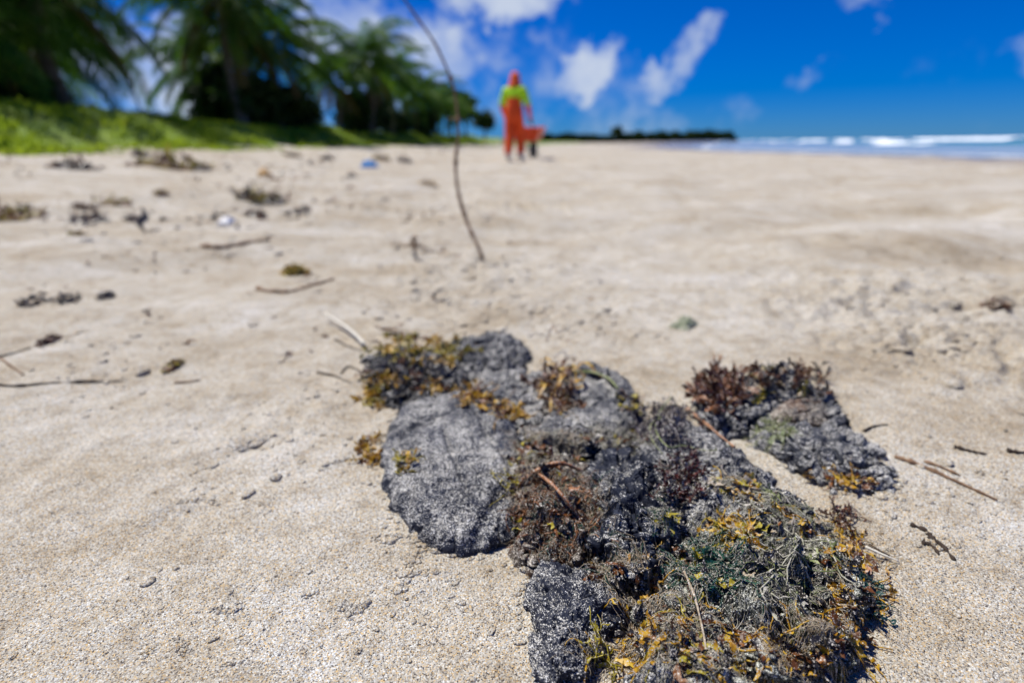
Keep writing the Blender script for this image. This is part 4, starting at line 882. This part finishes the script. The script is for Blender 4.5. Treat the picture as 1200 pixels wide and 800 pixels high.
# loose sand crumbs and broken crust: too many to count
def crumbs():
    mb_v, mb_f, n0 = [], [], 0
    bm = bmesh.new(); bmesh.ops.create_icosphere(bm, subdivisions=2, radius=1); bv = np.array([v.co for v in bm.verts]); bf = np.array([[v.index for v in f.verts] for f in bm.faces]); bm.free()
    areas = [(560, 335, 130, 40, 420, 4), (640, 380, 110, 22, 160, 4), (1090, 370, 100, 70, 300, 4.2), (350, 500, 110, 50, 170, 3), (500, 660, 60, 40, 50, 2.2), (568, 309, 16, 8, 60, 7), (250, 570, 90, 50, 70, 2.2),
             (300, 700, 260, 90, 110, 1.6), (1100, 620, 90, 90, 110, 2.2), (540, 290, 200, 30, 200, 5), (250, 250, 250, 60, 260, 9), (760, 390, 60, 20, 50, 4), (1060, 560, 90, 40, 70, 3), (120, 440, 110, 40, 130, 3), (470, 500, 40, 70, 60, 3), (520, 700, 90, 90, 60, 2)]
    for (cx_, cy_, rx, ry, cnt, sz) in areas:
        for _ in range(cnt):
            px, py = cx_ + rng.normal(0, rx * .55), cy_ + rng.normal(0, ry * .55)
            if py < 235: continue
            p = hit(px, py) if py > 300 else np.array(ground(px, py)); p[2] = T1(p[0], p[1])
            s = sz * .00062 * rng.lognormal(0, .55) * np.array((rng.uniform(.8, 1.8), rng.uniform(.7, 1.2), rng.uniform(.35, .7)))
            v = bv * (1 + .28 * noise3(bv[:, 0] * 1.6 + rng.uniform(0, 99), bv[:, 1] * 1.6, bv[:, 2] * 1.6, 2))[:, None] * s
            a = rng.uniform(0, 6.28); ca, sa = math.cos(a), math.sin(a); v = np.stack([v[:, 0] * ca - v[:, 1] * sa, v[:, 0] * sa + v[:, 1] * ca, v[:, 2]], -1)
            mb_v.append(v + p + np.array((0, 0, s[2] * .25))); mb_f.append(bf + n0); n0 += len(bv)
    for O_ in OUTL:                          # sand crumbs drifted against the foot of each lump
        for _ in range(110):
            q_ = O_[rng.integers(0, len(O_))]; c_ = O_.mean(0); p = c_ + (q_ - c_) * (1 + rng.exponential(.035)); z_ = T1(p[0], p[1])
            s = .0016 * rng.lognormal(0, .5) * np.array((rng.uniform(.8, 1.8), rng.uniform(.7, 1.2), rng.uniform(.35, .7)))
            v = bv * (1 + .28 * noise3(bv[:, 0] * 1.6 + rng.uniform(0, 99), bv[:, 1] * 1.6, bv[:, 2] * 1.6, 2))[:, None] * s
            mb_v.append(v + np.array((p[0], p[1], z_ + s[2] * .25))); mb_f.append(bf + n0); n0 += len(bv)
    # broken crust edges: chains of flat clods along short cracks
    for pl, sz in [([(495, 640), (480, 662), (468, 690)], 3.2), ([(398, 706), (414, 716), (428, 708)], 3.4), ([(440, 628), (455, 634), (468, 626)], 3.2), ([(250, 712), (270, 716), (282, 708)], 2.2), ([(205, 745), (218, 765)], 2.2), ([(165, 770), (180, 760)], 2.0), ([(262, 780), (285, 770)], 2.0),
                   ([(275, 524), (296, 522), (318, 512)], 4.5), ([(205, 590), (235, 584), (255, 592)], 2.6), ([(660, 360), (720, 372)], 6), ([(380, 545), (410, 536)], 3.0), ([(355, 700), (370, 690)], 2.0)]:
        g = [hit(*p) for p in pl]
        for a_, b_ in zip(g[:-1], g[1:]):
            for _ in range(44):
                p = a_ + (b_ - a_) * rng.random() + rng.normal(0, .0022, 3); p[2] = T1(p[0], p[1])
                s = sz * .00048 * rng.lognormal(0, .4) * np.array((rng.uniform(.9, 1.7), rng.uniform(.8, 1.3), rng.uniform(.5, .9)))
                v = bv * (1 + .3 * noise3(bv[:, 0] * 1.6 + rng.uniform(0, 99), bv[:, 1] * 1.6, bv[:, 2] * 1.6, 2))[:, None] * s
                mb_v.append(v + p + np.array((0, 0, s[2] * .2))); mb_f.append(bf + n0); n0 += len(bv)
    o = mobj('sand_crumbs', np.concatenate(mb_v), np.concatenate(mb_f), m_sand); tag(o, 'loose crumbs and broken crust of beige sand', 'sand crumbs', kind='stuff')
crumbs()
# ------------------------------------------------------------------ grass on the bank
def foliage(name, stops, trans=.3, scale=1.0, rough=.6):
    m, t, b = mat(name); P = geo_pos(t); c = ramp(t, texnoise(t, P, scale, 4, .65), stops); L(t, c, b.inputs['Base Color']); b.inputs['Roughness'].default_value = rough
    b.inputs['Specular IOR Level'].default_value = .2
    tl = N(t, 'ShaderNodeBsdfTranslucent'); L(t, c, tl.inputs[0]); mx = N(t, 'ShaderNodeMixShader'); mx.inputs[0].default_value = trans
    L(t, b.outputs[0], mx.inputs[1]); L(t, tl.outputs[0], mx.inputs[2]); L(t, mx.outputs[0], t.nodes['Material Output'].inputs[0]); return m
m_grass = foliage('bank_grass', [(.3, (.13, .16, .014)), (.48, (.26, .36, .020)), (.62, (.34, .44, .030)), (.75, (.44, .40, .07))], .55, .9)
n = 52000
yy = 3 + 62 * rng.random(n) ** 1.7; dd = rng.random(n) ** 1.2 * 6.0 - .55 + .3 * rng.normal(size=n)
xx = bank_x(yy) - dd + .5 * fbm2(bank_x(yy) * .35, yy * .35, 3, 5)
keep = ~((dd < .5) & (fbm2(xx * 1.2, yy * 1.2, 2, 77) < .0)); xx, yy = xx[keep], yy[keep]; n = len(xx)
zz = terrain(xx, yy, False)
hgt = (.04 + .10 * rng.random(n)) * (1 + .8 * np.clip(fbm2(xx * .8, yy * .8, 3, 55), -.7, 1)); a = rng.uniform(0, 6.28, n); ln = rng.uniform(.15, .8, n) * hgt; wd = .012 + .02 * rng.random(n)
sx_, sy_ = -np.sin(a) * wd, np.cos(a) * wd; dx, dy = np.cos(a) * ln, np.sin(a) * ln
V = np.stack([np.stack([xx - sx_, yy - sy_, zz - .02], -1), np.stack([xx + sx_, yy + sy_, zz - .02], -1), np.stack([xx + dx * .4 + sx_ * .8, yy + dy * .4 + sy_ * .8, zz + hgt * .65], -1), np.stack([xx + dx * .4 - sx_ * .8, yy + dy * .4 - sy_ * .8, zz + hgt * .65], -1),
              np.stack([xx + dx, yy + dy, zz + hgt], -1)], 1)
i5 = np.arange(n)[:, None] * 5
tri = np.concatenate([i5 + np.array([[0, 1, 2]]), i5 + np.array([[0, 2, 3]]), i5 + np.array([[3, 2, 4]])])
tag(mobj('bank_grass', V.reshape(-1, 3), tri, m_grass, None, False), 'green grass and creepers covering the bank above the sand', 'grass', kind='stuff')

# ------------------------------------------------------------------ coconut palms
m_frond = foliage('palm_frond', [(.3, (.018, .05, .006)), (.5, (.055, .14, .010)), (.66, (.13, .22, .018)), (.8, (.26, .24, .03))], .48, .8)
m_dead = foliage('dead_frond', [(.3, (.06, .04, .012)), (.6, (.16, .11, .03)), (.8, (.22, .17, .05))], .25, .8)
m_trunk = plain('palm_trunk', [(.3, (.08, .065, .05)), (.7, (.18, .15, .12))], .9, 6, 12, .02)
def frond_mesh(name, Lf, e0, droop, hang, m, seed):
    r = np.random.default_rng(seed); n = 16; P = [np.zeros(3)]; e = e0
    for i in range(n - 1):
        e -= droop / (n - 1) * (.5 + i / n); P.append(P[-1] + Lf / (n - 1) * np.array((math.cos(e), .02 * r.normal(), math.sin(e))))
    P = np.array(P); mb = MB(); mb.tube(P, np.linspace(.035, .008, n), 4)
    t = np.gradient(P, axis=0); t /= np.linalg.norm(t, axis=1)[:, None]
    us = np.linspace(.14, 1, 46)
    for u in us:
        f = u * (n - 1); i = min(int(f), n - 2); p = P[i] + (P[i + 1] - P[i]) * (f - i); tt = t[i]
        for s_ in (-1, 1):
            l = Lf * .23 * (math.sin(math.pi * (.18 + .74 * u)) ** .7) * r.uniform(.8, 1.1); side = np.array((0, s_, 0.))
            d = unit(side * .8 + tt * .7 + np.array((0, 0, -hang * r.uniform(.3, 1.2)))); q1 = p + d * l * .5; d2 = unit(d + np.array((0, 0, -hang * 1.1))); q2 = q1 + d2 * l * .5
            w = unit(tt) * .03; mb.add([p - w * .6, p + w * .6, q1 + w, q1 - w, q2], [(0, 1, 2, 3), (3, 2, 4)])
    v = np.concatenate(mb.v); return meshdata(name, v, mb.f, m, False)
FR = [frond_mesh('frond', 3.6, 1.15, 1.5, .35, m_frond, 1), frond_mesh('frond', 3.9, .75, 1.6, .6, m_frond, 2), frond_mesh('frond', 4.0, .35, 1.4, .8, m_frond, 3), frond_mesh('frond', 3.8, -.1, 1.2, .8, m_frond, 4), frond_mesh('frond', 3.4, -.6, .8, .7, m_frond, 5)]
FD = frond_mesh('frond', 3.2, -.7, .8, .5, m_dead, 6)
nb = MB(); nb.blob((0, 0, 0), (.10, .10, .13), 7); NUT = meshdata('coconut', np.concatenate(nb.v), nb.f, m_dead)
def pos_at(px, depth):
    x = (px - 600) / F * depth; y = depth / math.cos(R(TILT)) if False else depth; return x, y
def palm(px, depth, crown_py, label, scale=1.0, lean=.3, nf=24, seed=0, dead=2):
    r = np.random.default_rng(seed); x, y = pos_at(px, depth); z0 = T1(x, y); zc = CAM_Z + (168 - crown_py) / F * depth
    hgt_ = max(zc - z0, .8); root = empty('coconut_palm', (x, y, z0 - .05)); tag(root, label, 'palm tree', 'palms behind the grassy bank')
    la = r.uniform(0, 6.28); top = np.array((0, 0, hgt_)); u = np.linspace(0, 1, 24)
    P = np.outer(u, top) + np.outer(-np.sin(u * math.pi) * lean, (math.cos(la), math.sin(la), 0))
    mb = MB(); mb.tube(P, (.17 - .06 * u) * scale * (1 + .06 * (np.arange(24) % 2)) + .10 * np.exp(-u * 12), 10); mb.build('trunk', m_trunk, root)
    for k in range(7):
        a = k * .9; o = bpy.data.objects.new('coconut', NUT); link(o, root); o.location = tuple(top + np.array((.17 * math.cos(a), .17 * math.sin(a), -.18 - .05 * (k % 3))) * scale); o.scale = (scale,) * 3
    for k in range(nf):
        o = bpy.data.objects.new('frond', FR[min(4, int(5 * (k / nf) ** .9))] if k < nf - dead else FD); link(o, root); o.location = tuple(top)
        o.rotation_euler = (r.uniform(-.25, .25), r.uniform(-.15, .15), k * 2.39996 + r.uniform(-.3, .3)); s_ = scale * r.uniform(.85, 1.1); o.scale = (s_, s_, s_)
palm(-25, 13, 50, 'short dense palm behind the tallest part of the grassy bank', .95, .2, 40, 1)
palm(128, 16, 2, 'large dark palm with long hanging fronds over the grassy bank', 1.05, .4, 44, 2, 3)
palm(48, 20, 30, 'dark palm half hidden behind the large hanging one', 1.0, .4, 40, 3)
palm(92, 21, 62, 'low dark palm at the back of the large hanging one', .95, .3, 38, 25)
palm(312, 21, 16, 'big bushy palm standing clear of the large hanging one', .95, .3, 46, 4, 5)
palm(350, 24, 66, 'lower palm leaning against the big bushy one', .85, .5, 40, 5)
palm(284, 25, 84, 'small palm tucked behind the big bushy one', .85, .2, 36, 15)
palm(448, 31, 82, 'mid-sized palm rising above the yellowing palms', .85, .3, 40, 6, 4)
palm(412, 29, 100, 'yellowing low palm between bushy and mid-sized palms', .6, .3, 30, 7, 9)
palm(472, 36, 100, 'low palm just beyond the mid-sized one', .85, .3, 38, 8, 3)
palm(500, 42, 116, 'palm beside the bent stem, third from the end of the row', .85, .3, 38, 9)
palm(522, 48, 122, 'palm of the row next to the last one', .85, .3, 36, 10)
palm(538, 54, 130, 'last palm of the row, next to the small round trees', .75, .3, 34, 11)

# broad-leaved shrubs and small trees: crown of many leaves
m_leaf = foliage('shrub_leaf', [(.3, (.010, .022, .006)), (.5, (.025, .055, .010)), (.7, (.06, .10, .015)), (.85, (.12, .13, .02))], .3, .7)
def crown_mesh(seed, n=3600, leafsz=.12):
    r = np.random.default_rng(seed); cl = r.normal(size=(26, 3)); cl /= np.linalg.norm(cl, axis=1)[:, None]; cl *= (r.random((26, 1)) ** .4) * .75; cl[:, 2] = cl[:, 2] * .8
    c = cl[r.integers(0, 26, n)] + r.normal(size=(n, 3)) * .15
    a = r.normal(size=(n, 3)); a /= np.linalg.norm(a, axis=1)[:, None]; b_ = np.cross(a, r.normal(size=(n, 3))); b_ /= np.linalg.norm(b_, axis=1)[:, None]; s_ = leafsz * r.uniform(.5, 1.3, (n, 1))
    V = np.stack([c - a * s_, c + b_ * s_ * .5, c + a * s_, c - b_ * s_ * .5], 1).reshape(-1, 3)
    return meshdata('crown', V, np.arange(4 * n).reshape(n, 4), m_leaf, False)
CR = [crown_mesh(k) for k in (1, 2, 3)]
def shrub(name, label, cat, px, depth, top_py, wpx, base_py=None, k=0, group=None, x=None):
    x, y = pos_at(px, depth); z0 = T1(x, y); zt = CAM_Z + (168 - top_py) / F * depth; w = wpx / F * depth / 2; h = max(zt - z0, .5)
    root = empty(name, (x, y, z0 - .05)); tag(root, label, cat, group)
    ch = h * .62 if name != 'round_tree' else h * .38
    mb = MB(); mb.tube(np.array([(0, 0, 0), (.05 * w, .03, h * .3), (-.04 * w, 0, h * .7)]), np.array((.10, .08, .04)) * min(1.4, h / 2), 7)
    for j in range(4):
        a = j * 1.6 + k; mb.tube(np.array([(0, 0, h * .3), (.3 * w * math.cos(a), .3 * w * math.sin(a), h * .55), (.55 * w * math.cos(a), .55 * w * math.sin(a), h * .75)]), np.array((.05, .035, .015)) * min(1.4, h / 2), 5)
    mb.build('trunk', m_trunk, root)
    o = bpy.data.objects.new('crown', CR[k % 3]); link(o, root); o.location = (0, 0, h - ch); o.scale = (w, w, ch); o.rotation_euler.z = k * 1.3
G_ = 'shrubs under the palms'
for j, (px, dep, top, w, lb) in enumerate([(0, 13.5, 70, 110, 'dark shrub under the short dense palm'), (85, 15.8, 84, 110, 'dark shrub at the foot of the large hanging palm'), (150, 17.5, 118, 46, 'low shrub at the open side of the large hanging palm'),
        (308, 22.5, 78, 110, 'dark shrub under the big bushy palm'), (368, 25, 96, 66, 'dark shrub below the lower leaning palm'), (442, 32, 100, 66, 'shrub at the foot of the mid-sized palm'), (476, 37, 128, 56, 'bright low shrub beyond the mid-sized palm'), (506, 43, 124, 50, 'shrub at the foot of the palm beside the bent stem')]):
    shrub('dark_shrub', lb, 'shrub', px, dep, top, w, k=j, group=G_)
shrub('round_tree', 'small round-crowned tree at the end of the palm row', 'tree', 552, 58, 113, 38, k=1)
shrub('round_tree', 'smaller low round tree beyond the end of the palm row', 'tree', 573, 66, 130, 28, k=2)
# far headland: a wood that reads as one mass
n = 16000; s_ = rng.random(n); tx = 8 + 140 * s_; ty = 395 + 10 * rng.random(n) - 20 * s_
prof = .8 * (5.5 + 2.6 * fbm2(tx * .07, tx * 0 + 4, 4, 201) + 1.5 * fbm2(tx * .3, tx * 0, 2, 202)) * sstep(0, .06, 1.02 - s_)
tz = prof * rng.random(n) ** .7 + .2
cc = np.stack([tx, ty, tz], -1); a3 = rng.normal(size=(n, 3)); a3 /= np.linalg.norm(a3, axis=1)[:, None]; b3 = np.cross(a3, rng.normal(size=(n, 3))); b3 /= np.linalg.norm(b3, axis=1)[:, None]; q3 = .9 * rng.uniform(.5, 1.2, (n, 1))
V = np.stack([cc - a3 * q3, cc + b3 * q3 * .6, cc + a3 * q3, cc - b3 * q3 * .6], 1).reshape(-1, 3)
tag(mobj('far_wood', V, np.arange(4 * n).reshape(n, 4), m_leaf, None, False), 'dark green wood along the far headland', 'wood', kind='stuff')
x0 = (718 - 600) / F * 385
root = empty('headland_tree', (x0, 385, -.1)); tag(root, 'single taller tree standing out of the far headland wood', 'tree')
mb = MB(); mb.tube(np.array([(0, 0, 0), (.2, 0, 5), (0, 0, 8)]), np.array((.3, .25, .12)), 7); mb.build('trunk', m_trunk, root)
o = bpy.data.objects.new('crown', CR[0]); link(o, root); o.location = (0, 0, 7.0); o.scale = (4.5, 4.5, 4.6)
for j, (px, lb) in enumerate([(768, 'rounded tree near the middle of the headland wood'), (800, 'broad tree on the seaward half of the headland wood'), (822, 'tree near the seaward tip of the headland wood'), (662, 'tree at the landward end of the headland wood')]):
    root = empty('headland_tree', ((px - 600) / F * 388, 388, -.1)); tag(root, lb, 'tree')
    mb = MB(); mb.tube(np.array([(0, 0, 0), (.2, 0, 3), (0, 0, 5)]), np.array((.3, .25, .12)), 7); mb.build('trunk', m_trunk, root)
    o = bpy.data.objects.new('crown', CR[j % 3]); link(o, root); o.location = (0, 0, 4.8); o.scale = (4.5, 4, 3)

# ------------------------------------------------------------------ the beach cleaner and the wheelbarrow
def cloth(name, c, rough=.75):
    return plain(name, [(.3, tuple(x * .8 for x in c)), (.7, c)], rough, 12, 40, .004)
C_red = cloth('orange_red_cloth', (.80, .085, .012)); C_lime = cloth('lime_cloth', (.50, .85, .02)); C_cap = cloth('orange_cap_cloth', (.85, .13, .03)); C_skin = plain('skin', [(.3, (.16, .08, .05)), (.7, (.22, .11, .07))], .55, 8, 60, .001)
C_shoe = cloth('white_boot', (.62, .62, .60), .5); C_tub = plain('red_barrow_paint', [(.3, (.60, .06, .015)), (.7, (.75, .09, .02))], .4, 4, 15, .002); C_metal = plain('dark_metal', [(.3, (.03, .03, .03)), (.7, (.07, .065, .06))], .5, 8, 30, .002)
C_tyre = plain('tyre_rubber', [(.3, (.012, .012, .012)), (.7, (.03, .03, .03))], .8, 8, 40, .003); C_rim = plain('rim_metal', [(.3, (.25, .25, .25)), (.7, (.4, .4, .4))], .4, 8, 30, .002); C_glove = cloth('orange_glove', (.75, .16, .06))
def skinned(verts, edges, root_i, sub=2):
    me = bpy.data.meshes.new('tmp'); me.from_pydata([v[0] for v in verts], edges, []); ob = bpy.data.objects.new('tmp', me); COL.objects.link(ob)
    sk = ob.modifiers.new('s', 'SKIN'); ob.modifiers.new('u', 'SUBSURF').levels = sub; sk.use_smooth_shade = True
    for i, v in enumerate(verts):
        d = me.skin_vertices[0].data[i]; r_ = v[1]; d.radius = r_ if isinstance(r_, tuple) else (r_, r_); d.use_root = (i == root_i)
    dg = bpy.context.evaluated_depsgraph_get(); dg.update(); m2 = bpy.data.meshes.new_from_object(ob.evaluated_get(dg)); bpy.data.objects.remove(ob); return m2
FEET = ground(603, 189.6)
YAW = -R(17)                                 # walking away, a little to the right
per = empty('person', FEET, YAW); tag(per, 'person in orange-red overalls with lime yoke and orange cap pushing a wheelbarrow', 'person')
V_, E_ = [], []
def jv(p, r_, par=None):
    V_.append((p, r_)); i = len(V_) - 1
    if par is not None: E_.append((par, i))
    return i
pel = jv((0, 0, .96), (.195, .15)); wai = jv((0, .02, 1.12), (.185, .14), pel); che = jv((0, .05, 1.32), (.205, .15), wai); sho = jv((0, .07, 1.46), (.14, .09), che); nek = jv((0, .085, 1.54), .062, sho); hd0 = jv((0, .10, 1.63), (.080, .092), nek); hd1 = jv((0, .10, 1.72), (.075, .085), hd0)
for sx in (-1, 1):
    s0 = jv((sx * .19, .06, 1.44), .095, sho); el = jv((sx * .285, .06, 1.16), .075, s0); wr = jv((sx * .275, .27, .93), .042, el); pm = jv((sx * .27, .33, .885), (.040, .026), wr)
    for k, (fx, fl) in enumerate([(-.033, .7), (-.011, .95), (.011, 1.0), (.033, .85)]):
        k1 = jv((sx * .27 + fx * .9, .385, .865), .011, pm); k2 = jv((sx * .27 + fx, .395, .835), .010, k1); jv((sx * .27 + fx, .37, .82 - .006 * fl), .009, k2)
    t1_ = jv((sx * .27 - sx * .045, .35, .86), .012, pm); jv((sx * .27 - sx * .04, .385, .84), .010, t1_)
    hp = jv((sx * .095, 0, .88), (.125, .13), pel); fw = .16 if sx > 0 else -.10
    kn = jv((sx * .095, fw * .8 + .05, .50), .115, hp); an = jv((sx * .095, fw - (.06 if sx < 0 else 0), .13 + (.03 if sx < 0 else 0)), .088, kn); hl = jv((sx * .11, fw + (.0 if sx > 0 else -.03), .055), (.048, .05), an); jv((sx * .115, fw + .17, .035 if sx > 0 else .03), (.045, .03), hl)
bm_ = skinned(V_, E_, pel)
for m in (C_red, C_lime, C_skin, C_shoe, C_glove): bm_.materials.append(m)
for p_ in bm_.polygons:
    c = p_.center; k = 0
    if c.z > 1.5: k = 2
    elif c.z > 1.30 and abs(c.x) < .16: k = 1
    elif abs(c.x) > .15 and c.z > 1.13: k = 1
    elif abs(c.x) > .2 and c.y > .27 and c.z < 1: k = 4
    elif c.z < .15: k = 3
    p_.material_index = k; p_.use_smooth = True
bo = bpy.data.objects.new('body', bm_); link(bo, per)
def shell(name, m, c, r_, zcut, extra=None, n=20, rows=10):
    mb = MB(); V = []; 
    for i in range(rows + 1):
        a = math.pi * (i / rows) * zcut; rr_ = math.sin(a)
        V += [(c[0] + r_[0] * rr_ * math.cos(2 * math.pi * j / n), c[1] + r_[1] * rr_ * math.sin(2 * math.pi * j / n), c[2] + r_[2] * math.cos(a)) for j in range(n)]
    f = [(i * n + j, i * n + (j + 1) % n, (i + 1) * n + (j + 1) % n, (i + 1) * n + j) for i in range(rows) for j in range(n)]
    mb.add(V, f); 
    if extra: extra(mb)
    return mb.build(name, m, per)
def brim(mb):
    a = np.linspace(-1.1, 1.1, 9); mb.add([(.092 * math.sin(t_), .10 + .102 * math.cos(t_), 1.715) for t_ in a] + [(.105 * math.sin(t_), .10 + .19 * math.cos(t_ * .8), 1.70) for t_ in a], [(i, i + 1, i + 10, i + 9) for i in range(8)])
cap_ = shell('cap', C_cap, (0, .10, 1.70), (.098, .112, .105), .56, brim)
mb = MB(); a = np.linspace(1.2, 2 * math.pi - 1.2, 17)      # neck flap of the cap
mb.add([(.100 * math.sin(t_), .10 + .114 * math.cos(t_), 1.70) for t_ in a] + [(.118 * math.sin(t_), .09 + .125 * math.cos(t_), 1.60) for t_ in a] + [(.15 * math.sin(t_), .075 + .13 * math.cos(t_), 1.50) for t_ in a],
       [(r_ * 17 + i, r_ * 17 + i + 1, r_ * 17 + i + 18, r_ * 17 + i + 17) for r_ in (0, 1) for i in range(16)]); mb.build('neck_flap', C_cap, per)
mb = MB(); mb.blob((0, .195, 1.635), (.014, .022, .022), 8); mb.build('nose', C_skin, per)
for sx in (-1, 1):
    mb = MB(); mb.blob((sx * .083, .10, 1.645), (.012, .022, .032), 8); mb.build('ear', C_skin, per)
per.scale = (1.10, 1.10, 1.08)
# barrow, in the person's frame: x right, y ahead
bar = empty('wheelbarrow', FEET, YAW); tag(bar, 'orange-red wheelbarrow with dark frame pushed along the sand', 'wheelbarrow')
bar.scale = (1.06, 1.06, 1.05)
X0 = .09
n = 4; top = [(-.36, .55, .70), (.36, .55, .70), (.30, 1.42, .74), (-.30, 1.42, .74)]; bot = [(-.21, .70, .42), (.21, .70, .42), (.17, 1.18, .40), (-.17, 1.18, .40)]
mid = [((np.array(a_) + np.array(b_)) / 2 + np.array((np.sign(a_[0]) * .02, 0, 0))) for a_, b_ in zip(top, bot)]
V = np.array(top + [tuple(m_) for m_ in mid] + bot) + np.array((X0, 0, 0)); f = [(r_ * 4 + i, r_ * 4 + (i + 1) % 4, r_ * 4 + 4 + (i + 1) % 4, r_ * 4 + 4 + i) for r_ in (0, 1) for i in range(4)] + [(8, 9, 10, 11)]
tub = mobj('tub', V, f, C_tub, bar, False); md = tub.modifiers.new('thick', 'SOLIDIFY'); md.thickness = .006; md2 = tub.modifiers.new('bev', 'BEVEL'); md2.width = .02; md2.segments = 3
mb = MB(); mb.tube(np.array(top + [top[0]]) + np.array((X0, 0, 0)), .014, 8); mb.build('tub_rim', C_tub, tub)
for sx in (-1, 1):
    mb = MB(); mb.tube(np.array([(sx * .27, .30, .845), (sx * .26, .50, .78), (sx * .20, .75, .40), (sx * .12, 1.2, .30), (sx * .07, 1.45, .22)]) + np.array((X0 * .3, 0, 0)), .018, 8); h_ = mb.build('handle', C_metal, bar)
    mb = MB(); mb.tube(np.array([(sx * .27, .27, .85), (sx * .27, .42, .815)]), .022, 8); mb.build('grip', C_tyre, h_)
    mb = MB(); mb.tube(np.array([(sx * .20, .78, .40), (sx * .24, .72, .02), (sx * .22, .95, .02), (sx * .17, 1.0, .36)]) + np.array((X0, 0, 0)), .015, 7); mb.build('leg', C_metal, bar)
wh = empty('wheel', (0, 0, 0)); wh.parent = bar
th = np.linspace(0, 2 * math.pi, 33)
wc_ = np.array((X0 * .5, 1.42, .205))
mb = MB(); mb.tube(wc_ + np.stack([0 * th, .155 * np.cos(th), .155 * np.sin(th)], -1), .05, 10, cap=False); mb.build('tyre', C_tyre, wh)
mb = MB(); mb.tube(np.array([wc_ - (.03, 0, 0), wc_ + (.03, 0, 0)]), .10, 24); mb.tube(np.array([wc_ - (.09, 0, 0), wc_ + (.09, 0, 0)]), .015, 8); mb.build('rim', C_rim, wh)
